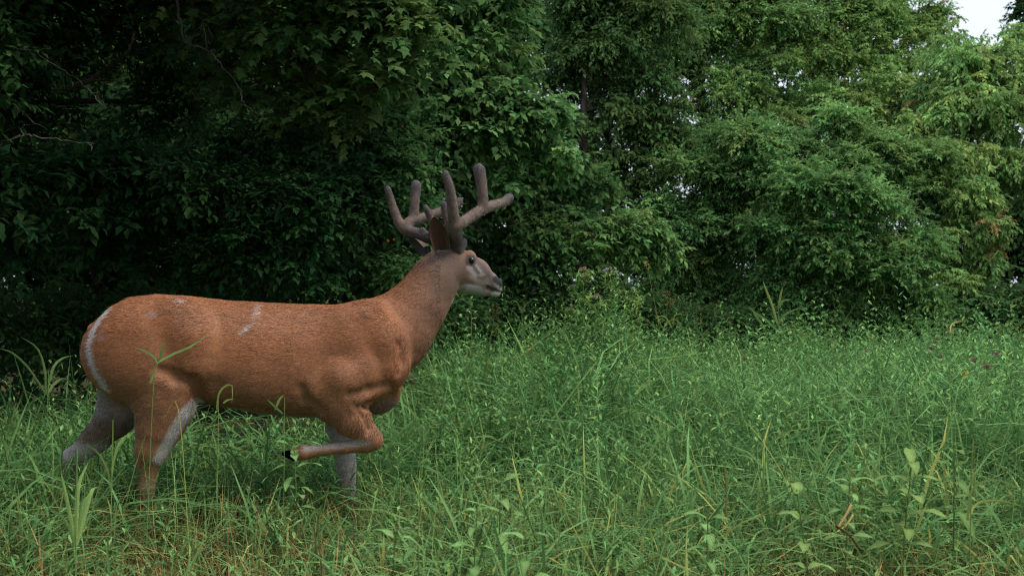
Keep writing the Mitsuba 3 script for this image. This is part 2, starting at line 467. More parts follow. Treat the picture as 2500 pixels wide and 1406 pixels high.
# --- left side: the dark edge of the wood close behind the deer
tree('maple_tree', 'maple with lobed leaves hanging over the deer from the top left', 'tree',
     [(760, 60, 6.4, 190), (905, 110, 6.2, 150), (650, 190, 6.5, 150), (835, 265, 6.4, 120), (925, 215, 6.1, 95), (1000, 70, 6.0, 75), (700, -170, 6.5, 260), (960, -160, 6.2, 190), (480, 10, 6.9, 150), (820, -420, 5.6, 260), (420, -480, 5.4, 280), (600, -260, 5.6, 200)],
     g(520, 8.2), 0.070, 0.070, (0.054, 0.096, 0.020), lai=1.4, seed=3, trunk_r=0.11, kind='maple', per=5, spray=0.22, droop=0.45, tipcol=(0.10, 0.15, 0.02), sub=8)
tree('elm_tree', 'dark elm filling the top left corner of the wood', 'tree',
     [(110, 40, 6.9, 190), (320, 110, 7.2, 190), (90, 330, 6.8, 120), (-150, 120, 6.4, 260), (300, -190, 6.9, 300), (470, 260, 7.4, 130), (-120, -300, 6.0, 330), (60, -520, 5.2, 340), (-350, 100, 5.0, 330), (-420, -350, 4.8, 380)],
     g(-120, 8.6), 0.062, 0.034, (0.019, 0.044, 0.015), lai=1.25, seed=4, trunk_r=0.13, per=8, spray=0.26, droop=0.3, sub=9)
BUSH = dict(under=0.6, wood='mat_bark_dark', L=0.055, W=0.029, lai=1.8, per=8, spray=0.24, droop=0.15, sub=9, tris=4, limb_r=0.012, trunk_r=0.025)
bushA = tree('honeysuckle_bush', 'berry bush with orange berries behind the back of the deer', 'bush',
             [(520, 470, 6.1, 140), (640, 560, 5.9, 130), (790, 490, 6.2, 140), (660, 420, 6.4, 120), (560, 640, 6.0, 110), (740, 660, 5.9, 110)], g(640, 6.5), base=(0.022, 0.055, 0.021), seed=5, **BUSH)
bushB = tree('honeysuckle_bush', 'lighter berry bush behind the far antler of the deer', 'bush',
             [(890, 590, 6.3, 120), (940, 450, 6.5, 110), (860, 690, 6.3, 105), (980, 330, 6.8, 90), (960, 680, 6.5, 90), (820, 380, 6.7, 110), (1010, 560, 6.9, 80)], g(900, 6.8), base=(0.036, 0.080, 0.022), seed=6, **BUSH)
bushC = tree('dogwood_bush', 'dark bush with broad leaves at the left edge behind the rump', 'bush',
             [(40, 460, 5.5, 130), (190, 500, 5.7, 120), (340, 470, 6.0, 120), (60, 620, 5.5, 90), (270, 590, 6.0, 100), (420, 570, 6.2, 110), (-120, 560, 5.2, 170)], g(330, 7.4), base=(0.016, 0.040, 0.017), seed=7,
             **{**BUSH, 'L': 0.075, 'W': 0.038, 'lai': 1.6})
# berries, each a part of its bush
rng = np.random.default_rng(8)
berry = trimesh.creation.icosphere(subdivisions=1, radius=1.0)
spots = [(878, 297, 6.55), (868, 318, 6.5), (865, 360, 6.5), (878, 385, 6.4), (895, 410, 6.4), (852, 457, 6.3), (545, 527, 5.95), (533, 477, 6.0), (528, 453, 6.0), (475, 577, 5.85), (500, 583, 5.85), (442, 549, 5.9),
         (700, 523, 5.95), (705, 472, 6.05), (840, 445, 6.3), (845, 562, 6.15), (945, 588, 6.2), (955, 690, 6.35), (868, 545, 6.1), (960, 432, 6.35), (733, 565, 5.85), (460, 372, 6.2), (585, 435, 6.1), (610, 470, 6.0), (980, 309, 6.6), (760, 430, 6.2), (920, 500, 6.2), (818, 520, 6.15)]
nb = [0, 0]
for px, py, Yd in spots:
    w = 0 if px < 800 else 1
    for e in range(int(rng.integers(1, 3))):
        c = at(px, py, Yd + 0.6 * max(py - 380, 0) / 400) + [rng.normal(0, 0.02) * e, 0.03, rng.normal(0, 0.016) * e]
        put(numbered((bushA, bushB)[w] + '__berry'), berry.vertices * 0.0105 * rng.uniform(0.8, 1.2) + c, berry.faces, 'mat_berry', smooth=True)

# --- lighter growth seen through the gaps at the left, in the open behind
tree('locust_tree', 'pale green tree glimpsed through the gaps at the top left', 'tree',
     [(150, 235, 10.5, 120), (290, 100, 10.5, 110), (600, 80, 10.5, 110), (110, 90, 10.8, 100), (560, 240, 10.8, 120), (380, 260, 11, 130)], g(350, 11), 0.07, 0.04, (0.065, 0.105, 0.028), lai=1.6, seed=9, per=9, sub=7)
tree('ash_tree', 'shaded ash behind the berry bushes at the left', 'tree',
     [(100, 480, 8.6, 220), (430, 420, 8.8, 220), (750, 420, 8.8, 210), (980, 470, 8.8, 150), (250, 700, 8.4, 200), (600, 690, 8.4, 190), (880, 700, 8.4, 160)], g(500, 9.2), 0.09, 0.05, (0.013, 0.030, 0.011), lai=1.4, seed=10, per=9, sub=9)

# --- middle
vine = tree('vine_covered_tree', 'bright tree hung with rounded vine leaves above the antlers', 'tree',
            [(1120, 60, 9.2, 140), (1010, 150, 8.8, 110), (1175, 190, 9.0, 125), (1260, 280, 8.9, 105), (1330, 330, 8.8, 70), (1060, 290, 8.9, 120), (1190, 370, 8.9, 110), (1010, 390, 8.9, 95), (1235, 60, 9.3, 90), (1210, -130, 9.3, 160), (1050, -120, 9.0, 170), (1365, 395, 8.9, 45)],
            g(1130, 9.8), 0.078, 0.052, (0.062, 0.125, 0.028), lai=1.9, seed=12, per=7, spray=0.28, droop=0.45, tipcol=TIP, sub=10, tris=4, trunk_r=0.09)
tree('young_elm_tree', 'shaded thicket tree right behind the antlers', 'tree',
     [(1150, 490, 9.8, 130), (1300, 430, 9.9, 100), (1265, 560, 9.8, 125), (1120, 640, 9.6, 110), (1280, 700, 9.7, 100), (1390, 600, 10.2, 100), (1400, 470, 10.2, 85), (1180, 740, 9.5, 80)],
     g(1250, 10.6), 0.075, 0.042, (0.040, 0.085, 0.024), lai=1.7, seed=13, per=8, sub=9)
tree('ash_tree', 'slim ash with a bare grey trunk right of the antlers', 'tree',
     [(1480, 190, 13, 120), (1560, 100, 13.2, 130), (1430, 60, 13, 90), (1520, 310, 13, 105), (1390, 200, 13.3, 60), (1610, 230, 13, 90), (1490, -90, 13.2, 150), (1470, 410, 12.8, 70), (1405, 330, 12.4, 45), (1440, 470, 12.3, 55), (1560, 420, 12.9, 80), (1640, 360, 13, 70)],
     g(1430, 13.2), 0.085, 0.034, (0.048, 0.088, 0.026), lai=1.5, seed=14, per=11, spray=0.36, droop=0.5, sub=9, trunk_r=0.05, wood='mat_bark_dark',
     trunk_path=[g(1436, 12.6), at(1432, 560, 12.6), at(1426, 330, 12.5), at(1428, 180, 12.6), at(1450, 0, 12.9), at(1480, -180, 13)])
tree('hazel_bush', 'pale green bush glowing behind the thistles', 'bush',
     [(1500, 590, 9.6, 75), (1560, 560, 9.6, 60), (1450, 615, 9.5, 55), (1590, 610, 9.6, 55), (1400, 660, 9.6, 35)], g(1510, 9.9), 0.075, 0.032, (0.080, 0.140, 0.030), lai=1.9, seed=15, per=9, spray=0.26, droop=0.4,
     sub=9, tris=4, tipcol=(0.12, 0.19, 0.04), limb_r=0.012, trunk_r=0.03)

# --- right: rounded thickets at the field edge, taller trees behind
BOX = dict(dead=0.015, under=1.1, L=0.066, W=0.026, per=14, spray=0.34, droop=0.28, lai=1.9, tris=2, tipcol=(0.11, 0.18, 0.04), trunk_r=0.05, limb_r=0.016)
tree('box_elder_tree', 'dense bushy thicket tree in the middle of the field edge', 'tree',
     [(1790, 390, 12.2, 95), (1850, 340, 12.4, 65), (1700, 440, 12.2, 90), (1650, 520, 12.0, 80), (1850, 470, 12.0, 100), (1720, 590, 11.8, 110), (1650, 690, 11.6, 90), (1760, 720, 11.6, 100), (1840, 620, 11.8, 90), (1560, 620, 12.2, 80)],
     g(1740, 12.6), base=(0.0717, 0.1322, 0.0403), seed=16, sub=9, **BOX)
tree('box_elder_tree', 'broad rounded thicket tree standing forward at the right of the field edge', 'tree',
     [(1960, 480, 11.3, 90), (2060, 500, 11.2, 90), (2150, 540, 11.2, 85), (2220, 620, 11.2, 75), (1900, 580, 11.2, 95), (2010, 630, 11.0, 105), (2120, 660, 11.0, 100), (2230, 720, 11.0, 75), (1920, 720, 11.0, 95), (2040, 760, 10.9, 95), (2160, 780, 10.9, 90), (2250, 800, 10.9, 60)],
     g(2070, 11.9), base=(0.0739, 0.1411, 0.0426), seed=17, sub=10, **BOX)
tree('box_elder_tree', 'pale thicket tree rising behind the rounded thicket at the right', 'tree',
     [(2030, 340, 13.2, 85), (1960, 400, 13.0, 70), (2110, 390, 13.0, 80), (2190, 440, 12.8, 80), (2060, 420, 12.7, 70), (2270, 420, 13.0, 75)],
     g(2100, 13.6), base=(0.0784, 0.14, 0.0426), seed=18, sub=9, **BOX)
TALL = dict(dead=0.05, L=0.078, W=0.032, per=14, spray=0.42, droop=0.35, lai=1.4, tris=2, tipcol=(0.13, 0.19, 0.05), trunk_r=0.13, limb_r=0.03)
tree('tall_ash_tree', 'tall tree behind the thicket with a dark gap of branches', 'tree',
     [(1640, 60, 17, 110), (1740, 110, 17, 110), (1840, 60, 17.2, 120), (1790, 230, 16.6, 80), (1640, 170, 16.8, 70), (1860, 190, 16.8, 95), (1880, 300, 16.5, 85), (1780, 320, 16.4, 55), (1620, 300, 16.6, 60), (1740, -80, 17.3, 150), (1680, 340, 16.3, 50), (1720, 190, 17.2, 60), (1690, 270, 16.8, 35), (1760, 20, 17.4, 90), (1590, 120, 17, 90), (1600, -60, 17, 130)],
     g(1715, 17.4), base=(0.0941, 0.1635, 0.0515), seed=19, sub=9, **TALL,
     trunk_path=[g(1740, 17.0), at(1735, 400, 17.0), at(1720, 280, 17.0), at(1700, 160, 17), at(1720, 0, 17.2), at(1740, -150, 17.3)])
tree('tall_ash_tree', 'yellowing tall tree left of the patch of open sky', 'tree',
     [(1960, 60, 17.6, 110), (2060, 20, 17.6, 110), (2130, 80, 17.4, 95), (2210, 110, 17.4, 75), (2010, 170, 17.2, 95), (2120, 190, 17.0, 80), (2190, 260, 16.6, 75), (1990, 270, 16.8, 75), (2090, 290, 16.5, 65), (2240, 60, 17.8, 50), (2020, -100, 17.8, 150), (2180, -20, 17.8, 90), (2270, 60, 17.8, 55), (2265, 150, 17.2, 60), (2250, 320, 16.6, 60)],
     g(2080, 17.8), base=(0.121, 0.1904, 0.0605), seed=20, sub=9, **TALL)
tree('willow_tree', 'loose yellow green tree at the right edge below the open sky', 'tree',
     [(2350, 170, 14.2, 85), (2440, 160, 14.2, 80), (2330, 110, 14.4, 45), (2480, 95, 14.4, 40), (2370, 290, 13.8, 95), (2470, 310, 13.8, 90), (2330, 390, 13.5, 85), (2430, 420, 13.4, 80), (2330, 500, 13.2, 80), (2390, 560, 13.0, 70), (2310, 590, 13.0, 60), (2390, 660, 12.9, 60), (2330, 700, 12.8, 55), (2270, 330, 14.0, 75), (2290, 240, 14.4, 75), (2240, 400, 13.6, 60), (2270, 160, 15, 60), (2560, 230, 14.2, 110), (2560, 420, 13.6, 100)],
     g(2420, 14.4), base=(0.1098, 0.177, 0.0616), seed=21, sub=9, **{**TALL, 'droop': 0.75, 'trunk_r': 0.09})
tree('oak_tree', 'dark tree in the top right corner beside the open sky', 'tree',
     [(2497, 25, 17, 34), (2515, 50, 17, 48), (2580, 70, 17, 80), (2620, -40, 17, 110), (2660, 150, 17, 120)], g(2600, 17.5), 0.09, 0.055, DARK_G, lai=1.5, seed=22, per=9, sub=9, trunk_r=0.12)
tree('dogwood_bush', 'low dark bush at the right edge under the loose tree', 'bush',
     [(2420, 760, 12.6, 70), (2340, 790, 12.3, 55), (2490, 790, 12.2, 70), (2580, 740, 12.2, 90), (2290, 850, 11.8, 40)], g(2430, 12.9), 0.08, 0.042, (0.04, 0.082, 0.026), lai=1.8, seed=23, per=9, sub=8, limb_r=0.012, trunk_r=0.03)
# --- the wood behind: rows of shaded trees that close the gaps
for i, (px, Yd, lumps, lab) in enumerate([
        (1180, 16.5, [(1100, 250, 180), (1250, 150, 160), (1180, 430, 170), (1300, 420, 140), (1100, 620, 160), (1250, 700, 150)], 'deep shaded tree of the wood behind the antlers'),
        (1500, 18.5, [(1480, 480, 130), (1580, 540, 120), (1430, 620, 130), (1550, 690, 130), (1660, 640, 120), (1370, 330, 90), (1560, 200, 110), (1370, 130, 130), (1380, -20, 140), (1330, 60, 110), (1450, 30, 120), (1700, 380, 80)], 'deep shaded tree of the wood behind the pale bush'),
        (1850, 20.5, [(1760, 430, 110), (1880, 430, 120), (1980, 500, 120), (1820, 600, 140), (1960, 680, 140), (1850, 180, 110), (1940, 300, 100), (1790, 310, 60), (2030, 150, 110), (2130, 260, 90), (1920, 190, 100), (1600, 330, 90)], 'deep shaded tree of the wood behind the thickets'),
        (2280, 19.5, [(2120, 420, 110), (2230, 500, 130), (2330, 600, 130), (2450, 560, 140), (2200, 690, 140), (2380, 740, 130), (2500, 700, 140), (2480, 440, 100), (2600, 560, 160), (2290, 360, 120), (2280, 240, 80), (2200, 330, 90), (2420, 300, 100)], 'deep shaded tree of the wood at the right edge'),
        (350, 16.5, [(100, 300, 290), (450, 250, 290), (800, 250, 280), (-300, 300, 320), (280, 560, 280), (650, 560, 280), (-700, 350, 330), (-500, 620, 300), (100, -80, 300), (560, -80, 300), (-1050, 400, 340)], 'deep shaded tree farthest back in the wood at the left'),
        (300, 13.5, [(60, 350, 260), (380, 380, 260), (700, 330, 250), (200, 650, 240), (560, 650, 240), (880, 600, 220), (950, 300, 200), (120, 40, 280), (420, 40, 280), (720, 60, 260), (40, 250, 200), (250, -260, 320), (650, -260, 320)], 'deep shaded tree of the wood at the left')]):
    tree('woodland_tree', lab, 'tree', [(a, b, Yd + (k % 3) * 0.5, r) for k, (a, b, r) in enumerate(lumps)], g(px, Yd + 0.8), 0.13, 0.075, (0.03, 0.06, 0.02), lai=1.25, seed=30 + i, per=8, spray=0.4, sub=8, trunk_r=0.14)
# --- the wood behind the camera, on whose edge it hangs, and brush under the far trees
rng = np.random.default_rng(70)
for k, (x, y, h, r, lab) in enumerate([(-6.0, -3.0, 12.0, 3.2, 'large tree behind the camera at the left'), (-1.5, -3.6, 12.0, 3.0, 'large tree straight behind the camera'), (3.5, -6.5, 11.0, 3.0, 'large tree behind the camera at the right'),
                                       (-7.0, 2.0, 11.0, 3.0, 'large tree at the left beyond the frame'), (9.0, -7.5, 11.0, 3.2, 'large tree far right behind the camera'), (-11.5, -1.0, 12.0, 3.4, 'large tree farthest left beyond the frame')]):
    key = numbered('edge_tree')
    labels[key] = dict(label=lab, category='tree')
    v, f, c = tube(curve([[x, y, -0.05], [x + 0.1, y, h * 0.5], [x, y + 0.2, h]], 8), np.linspace(0.2, 0.06, 8), BARK, 8)
    put(key + '__trunk', v, f, 'mat_bark', c, smooth=True)
    C, S = sprout(np.array([x, y, h * 0.58]), np.array([r * 0.8, r * 0.8, h * 0.52]), rng, 22, 0.42)
    v, f, c = join([fol(q, s, 230, rng, 0.42, 0.21, DARK_G, 'lance', 7, 0.8, 0.3, 0.5, 0.3, 2) for q, s in zip(C, S)])
    put(key + '__crown', v, f, 'mat_leaf', c, kind='stuff')
parts = []
for px, py, Yd, r in [(1100, 760, 8.9, 60), (1180, 770, 9.3, 60), (1260, 775, 9.4, 60), (1340, 770, 9.6, 60), (1420, 765, 10, 60), (1500, 775, 10, 60), (1580, 770, 10.2, 60), (1660, 790, 10.6, 50), (1050, 750, 8.6, 60), (1760, 800, 11, 45), (1850, 800, 11, 45), (60, 800, 6.4, 110), (260, 790, 6.6, 110), (460, 780, 6.8, 110), (660, 780, 6.9, 105), (860, 770, 7.0, 100), (1000, 770, 7.6, 80), (-160, 760, 6.0, 130), (-420, 720, 5.8, 150), (-700, 700, 5.6, 180)]:
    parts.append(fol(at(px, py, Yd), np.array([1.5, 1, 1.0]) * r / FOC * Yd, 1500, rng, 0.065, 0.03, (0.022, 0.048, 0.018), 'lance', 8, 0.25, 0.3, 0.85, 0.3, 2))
for x in np.arange(-13, 17, 1.1):
    for y0, hh in ((14.0 + abs(x) * 0.1, 1.1), (22.0, 2.6)) + (((8.6, 1.0),) if x < -1.5 else ()):
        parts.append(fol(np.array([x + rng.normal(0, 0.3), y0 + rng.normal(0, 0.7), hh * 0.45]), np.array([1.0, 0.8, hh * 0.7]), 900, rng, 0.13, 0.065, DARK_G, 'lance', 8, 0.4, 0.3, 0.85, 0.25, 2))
v, f, c = join(parts)
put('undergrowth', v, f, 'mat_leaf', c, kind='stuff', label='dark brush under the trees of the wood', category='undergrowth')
print('tree tris', sum(v for v in TRI.values()))

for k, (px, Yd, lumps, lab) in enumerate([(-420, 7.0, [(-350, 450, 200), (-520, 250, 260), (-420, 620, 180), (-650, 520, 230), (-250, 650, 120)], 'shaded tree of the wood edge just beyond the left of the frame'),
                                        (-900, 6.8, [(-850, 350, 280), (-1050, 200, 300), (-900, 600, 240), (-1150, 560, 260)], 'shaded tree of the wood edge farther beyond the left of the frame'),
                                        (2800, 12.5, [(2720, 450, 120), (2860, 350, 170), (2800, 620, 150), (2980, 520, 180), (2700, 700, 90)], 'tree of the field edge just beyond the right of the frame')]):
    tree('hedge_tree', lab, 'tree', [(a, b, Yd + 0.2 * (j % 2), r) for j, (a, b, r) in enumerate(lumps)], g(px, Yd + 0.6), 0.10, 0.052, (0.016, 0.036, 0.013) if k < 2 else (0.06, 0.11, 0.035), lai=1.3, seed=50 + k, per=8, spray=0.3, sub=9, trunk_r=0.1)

# --- bare branches hanging in the dark at the left
BR = np.array([0.15, 0.125, 0.11])


def bare_branch(label, paths, r0, wood='mat_bark_dead'):
    key = numbered('bare_branch')
    labels[key] = dict(label=label, category='branch')
    rng = np.random.default_rng(len(label))
    for k, pts in enumerate(paths):
        p = curve([at(*q) for q in pts], 5 * len(pts))
        p = p + rng.normal(0, 0.004, p.shape)
        v, f, c = tube(p, np.linspace(r0, r0 * 0.3, len(p)) * (1 if k == 0 else 0.55), BR, 6)
        c = c * (0.6 + 0.8 * meshkit.fbm(v * 40.0, 3, 4))[:, None]
        put(numbered(key + ('__stem' if k == 0 else '__twig')), v, f, wood, c, smooth=True)


bare_branch('long thin bare branch sloping down at the far left', [[(-40, 80, 5.2), (40, 118, 5.2), (85, 128, 5.2), (130, 158, 5.2), (185, 192, 5.2), (225, 230, 5.15), (258, 268, 5.1)], [(85, 128, 5.2), (105, 120, 5.2), (125, 118, 5.2)], [(225, 230, 5.15), (236, 226, 5.1), (243, 240, 5.1)]], 0.005)
bare_branch('bare forked branch lying level at the left edge', [[(20, 345, 5.0), (60, 332, 5.0), (110, 338, 5.0), (160, 344, 5.0), (212, 350, 4.95), (228, 366, 4.95)], [(60, 332, 5.0), (50, 315, 5.0), (70, 300, 5.0)], [(60, 332, 5.0), (30, 340, 4.9), (0, 352, 4.9)], [(212, 350, 4.95), (226, 347, 4.95)]], 0.0055)
bare_branch('short bare twig at the left edge above the level branch', [[(-20, 195, 5.1), (8, 240, 5.1), (40, 265, 5.1), (75, 290, 5.1), (112, 318, 5.1)]], 0.004)
bare_branch('grey crooked dead branch hanging under the maple', [[(425, -30, 5.9), (440, 60, 5.9), (455, 108, 5.9), (505, 122, 5.9), (545, 165, 5.8), (582, 212, 5.8), (588, 240, 5.75), (605, 262, 5.75), (632, 279, 5.75)], [(455, 108, 5.9), (498, 60, 5.8), (520, 95, 5.8)], [(505, 122, 5.9), (492, 50, 5.85), (470, 20, 5.8)]], 0.008)
bare_branch('dark forked branch reaching out of the elm', [[(140, 225, 6.2), (220, 195, 6.2), (265, 165, 6.2), (310, 130, 6.2), (330, 80, 6.3)], [(220, 195, 6.2), (260, 197, 6.2), (300, 200, 6.2)], [(265, 165, 6.2), (300, 158, 6.2)]], 0.02, 'mat_bark_dark')

# ================================================================ the meadow
def field(n, y0, y1, rng, side=0.5, x0=None, x1=None, tuft=0.08, nt=6):
    """Places over the visible wedge of the meadow between two distances, gathered in tufts."""
    m = max(n // nt, 1)
    y = np.sqrt(rng.uniform(y0 * y0, y1 * y1, m))
    x = rng.uniform(-1, 1, m) * (side * y + 0.35)
    y, x = np.repeat(y, nt), np.repeat(x, nt)
    k = len(x)
    x, y = x + rng.normal(0, tuft, k), y + rng.normal(0, tuft, k)
    meadow = (x > -0.55) | (y < 5.2 + 0.2 * np.sin(x * 5) + 0.6 * (x < -1.55))      # at the left the wood begins close behind the deer
    x, y = x[meadow], y[meadow]
    return np.stack([x, y, ground_z(x, y) - 0.01], -1)


def tall(x, y):
    """How high the meadow stands: low at the edge by the camera, patchy beyond."""
    n = meshkit.fbm(np.stack([x * 0.8, y * 0.8, 0 * x], -1), 3, 33)
    h = np.interp(y, [1.5, 2.4, 3.2, 4.2, 6.0, 9.0, 14], [0.13, 0.22, 0.27, 0.29, 0.42, 0.44, 0.44])
    left = sm_(-1.5, -2.4, x) * sm_(4.3, 4.9, y)
    mound = np.exp(-((x - at(1450, 703, 7.6)[0]) / 0.38) ** 2 - ((y - 7.6) / 0.7) ** 2)
    trod = 0
    for px, Yd, r, a in ((850, 3.75, 0.30, 0.5), (620, 3.8, 0.35, 0.25)):     # pushed down where the deer steps
        c = at(px, 703, Yd)
        trod = np.maximum(trod, a * np.exp(-(((x - c[0]) / r) ** 2 + ((y - c[1]) / 0.45) ** 2)))
    m = meshkit.fbm(np.stack([x * 2.3, y * 2.3, 0 * x], -1), 2, 35)
    return h * (0.45 + 0.7 * n + 0.42 * m) * (1 + 0.12 * left + 0.55 * mound) * (1 - trod)


def sm_(a, b, x):
    u = np.clip((x - a) / (b - a), 0, 1)
    return u * u * (3 - 2 * u)


G1, G2, G3, STRAW = np.array([0.046, 0.102, 0.038]), np.array([0.066, 0.126, 0.036]), np.array([0.036, 0.084, 0.050]), np.array([0.26, 0.185, 0.10])
rng = np.random.default_rng(41)
parts, dry = [], []
for y0, y1, n, segs, w in ((1.5, 3.0, 6500, 6, 0.0085), (3.0, 4.6, 10500, 5, 0.0100), (4.6, 7.0, 19000, 4, 0.012), (7.0, 10.0, 18000, 3, 0.014), (10.0, 14.5, 14000, 3, 0.017)):
    b = field(n, y0, y1, rng)
    thin = meshkit.fbm(np.stack([b[:, 0] * 1.7, b[:, 1] * 1.7, 0 * b[:, 0]], -1), 2, 37)
    b = b[rng.random(len(b)) < np.clip((thin - 0.30) * 5, 0.25, 1.0)]
    n = len(b)
    patch = meshkit.fbm(np.stack([b[:, 0] * 0.6, b[:, 1] * 0.6, 0 * b[:, 0]], -1), 3, 44)[:, None]
    mixed = np.clip((patch - 0.35) * 3 + rng.normal(0, 0.3, (n, 1)), 0, 1)
    col = (G1 * (1 - mixed) + G2 * mixed) * np.exp(rng.normal(0, 0.18, (n, 1))) * (1 + rng.normal(0, 0.08, (n, 1)) * np.array([1, 0.1, -0.4]))
    blue = rng.random((n, 1)) < 0.3
    col = np.where(blue, G3 * np.exp(rng.normal(0, 0.15, (n, 1))), col)
    old = rng.random((n, 1)) < np.where(b[:, 1:2] < 4.2, 0.10, 0.02)
    tip = np.where(old, np.array([[0.17, 0.17, 0.06]]), col * 1.15)
    low = np.clip(1 - b[:, 1:2] / 6.0, 0, 1) * 0.35
    root = col * (1 - low) + (STRAW * 0.55 + col * 0.3) * low
    h = tall(b[:, 0], b[:, 1]) * np.exp(np.clip(rng.normal(0, 0.24, n), -1, 0.45))
    parts.append(blades(b, rng.uniform(0, 2 * np.pi, n), h * 1.12, rng.uniform(0.05, 0.55, n), np.abs(rng.normal(0.65, 0.35, n)), w * rng.uniform(0.5, 1.5, n), root, rng, segs, tip))
for y0, y1, n, hk, w, lean, droop, colr in ((2.2, 4.6, 420, 1.35, 0.0115, 0.3, 0.95, (0.075, 0.140, 0.070)), (4.6, 9.0, 900, 1.30, 0.015, 0.3, 0.95, (0.078, 0.145, 0.075)), (2.2, 4.6, 700, 1.65, 0.0034, 0.12, 0.10, (0.10, 0.15, 0.045)), (4.6, 9.0, 900, 1.45, 0.006, 0.12, 0.12, (0.10, 0.15, 0.05))):
    b = field(n, y0, y1, rng, tuft=0.2, nt=2)       # long arching blades and upright stems that stand out
    n = len(b)
    col = tint(colr, n, rng, 0.2, 0.1)
    parts.append(blades(b, rng.uniform(0, 2 * np.pi, n), np.minimum(tall(b[:, 0], b[:, 1]), 0.42) * hk * rng.uniform(0.75, 1.15, n), lean * rng.uniform(0.2, 1.6, n), droop * rng.uniform(0.5, 1.3, n), w * rng.uniform(0.7, 1.3, n), col * 0.8, rng, 7, col * 1.15))
for sgn, far in ((-1, 5.3), (1, 12.0)):      # the meadow goes on beside the frame
    n = 5500
    y = np.sqrt(rng.uniform(1.0, far * far, n))
    x = sgn * (0.5 * y + 0.3 + rng.uniform(0, 2.4, n) ** 1.0)
    b = np.stack([x, y, ground_z(x, y) - 0.01], -1)
    col = tint(G1, n, rng, 0.2, 0.1)
    parts.append(blades(b, rng.uniform(0, 2 * np.pi, n), tall(x, y) * rng.uniform(0.8, 1.4, n), rng.uniform(0.05, 0.5, n), np.abs(rng.normal(0.6, 0.3, n)), 0.017 * rng.uniform(0.6, 1.4, n), col, rng, 3, col * 1.15))
v, f, c = join(parts)
put('meadow_grass', v, f, 'mat_grass', c, kind='stuff', label='tall green grass of the meadow', category='grass')

# dry stalks and thatch low in the grass near the camera
for y0, y1, n, hh in ((1.5, 3.0, 8000, 0.21), (3.0, 4.2, 4200, 0.22)):
    b = field(n, y0, y1, rng, tuft=0.12, nt=4)
    n = len(b)
    col = tint(STRAW, n, rng, 0.3, 0.12)
    brown = rng.random((n, 1)) < 0.3
    col = np.where(brown, tint((0.14, 0.10, 0.05), n, rng, 0.25, 0.1), col)
    dry.append(blades(b, rng.uniform(0, 2 * np.pi, n), hh * rng.uniform(0.4, 1.6, n), np.abs(rng.normal(0.12, 0.25, n)), np.abs(rng.normal(0.08, 0.2, n)), 0.0032 * rng.uniform(0.5, 1.6, n), col, rng, 3))
b = field(3000, 1.6, 3.6, rng, tuft=0.2, nt=3)    # lying thatch
n = len(b)
b[:, 2] += rng.uniform(0.01, 0.10, n)
dry.append(blades(b, rng.uniform(0, 2 * np.pi, n), 0.10 * rng.uniform(0.5, 1.5, n), rng.uniform(0.8, 2.5, n), 0.1, 0.005 * rng.uniform(0.6, 1.6, n), tint((0.24, 0.17, 0.09), n, rng, 0.3, 0.1), rng, 3))
v, f, c = join(dry)
put('dry_grass', v, f, 'mat_dry', c, kind='stuff', label='dry straw stalks low between the green grass', category='grass')

# leafy herbs all over the meadow
parts = []
for y0, y1, n, L, W, lv, hk in ((0, 0, 240, 0.085, 0.020, 22, 1.12), (2.3, 4.4, 700, 0.060, 0.014, 12, 0.95), (4.4, 7.0, 2000, 0.070, 0.018, 15, 1.1), (7.0, 10.0, 3200, 0.080, 0.024, 14, 1.2), (10.0, 14.5, 3600, 0.100, 0.036, 12, 1.2)):
    if y0 == 0:      # the clump of weeds round the thistles
        c0 = at(1462, 703, 8.0)
        b = np.stack([c0[0] + rng.normal(0, 0.30, n), c0[1] + rng.normal(-0.15, 0.35, n), np.zeros(n)], -1)
        b[:, 2] = ground_z(b[:, 0], b[:, 1])
    else:
        b = field(n, y0, y1, rng, tuft=0.16, nt=5)
    n = len(b)
    h = (tall(b[:, 0], b[:, 1]) if y0 else 0.74 * np.exp(-((b[:, 0] - c0[0]) / 0.55) ** 2)) * hk * np.exp(rng.normal(0, 0.22, n))
    kind = rng.random((n, 1))
    lean = rng.normal(0, 0.10, (n, 2))
    t = (np.arange(lv) + 1.0) / lv
    t = 0.25 + 0.75 * t
    pos = b[:, None] + np.stack([lean[:, :1] * h[:, None] * t, lean[:, 1:] * h[:, None] * t, h[:, None] * t], -1)
    a = rng.uniform(0, 6.28, (n, 1)) + np.arange(lv) * 2.4
    upw = 0.25 + 0.9 * t ** 3 + rng.normal(0, 0.2, (n, lv))
    d = np.stack([np.cos(a), np.sin(a), upw], -1)
    nr = np.stack([-np.cos(a) * upw * 0.7, -np.sin(a) * upw * 0.7, 1 + 0 * a], -1) + rng.normal(0, 0.15, (n, lv, 3))
    col = np.repeat(np.where(kind > 0.7, 1.12, 0.95) * tint((0.062, 0.120, 0.042), n, rng, 0.24, 0.14), lv, axis=0) * (0.85 + 0.4 * np.tile(t, n)[:, None] ** 2)
    s = rng.uniform(0.7, 1.2, (n, lv)) * (1.1 - 0.55 * t ** 2)
    broad = np.where(kind > 0.7, 1.4, 1.0) * np.where(kind < 0.25, 0.6, 1.0)      # broad-leaved and narrow-leaved kinds
    L = L * np.where(kind < 0.25, 1.25, 1.0)
    parts.append(leaves4(pos.reshape(-1, 3), d.reshape(-1, 3), nr.reshape(-1, 3), (L * s).ravel(), (W * s * broad).ravel(), col, rng, tris=4 if 0 < y0 < 7 else 2, curl=0.5))
v, f, c = join(parts)
put('meadow_herbs', v, f, 'mat_grass', c, kind='stuff', label='leafy green herbs mixed into the meadow', category='herbs')
print('with meadow', sum(v for v in TRI.values()))

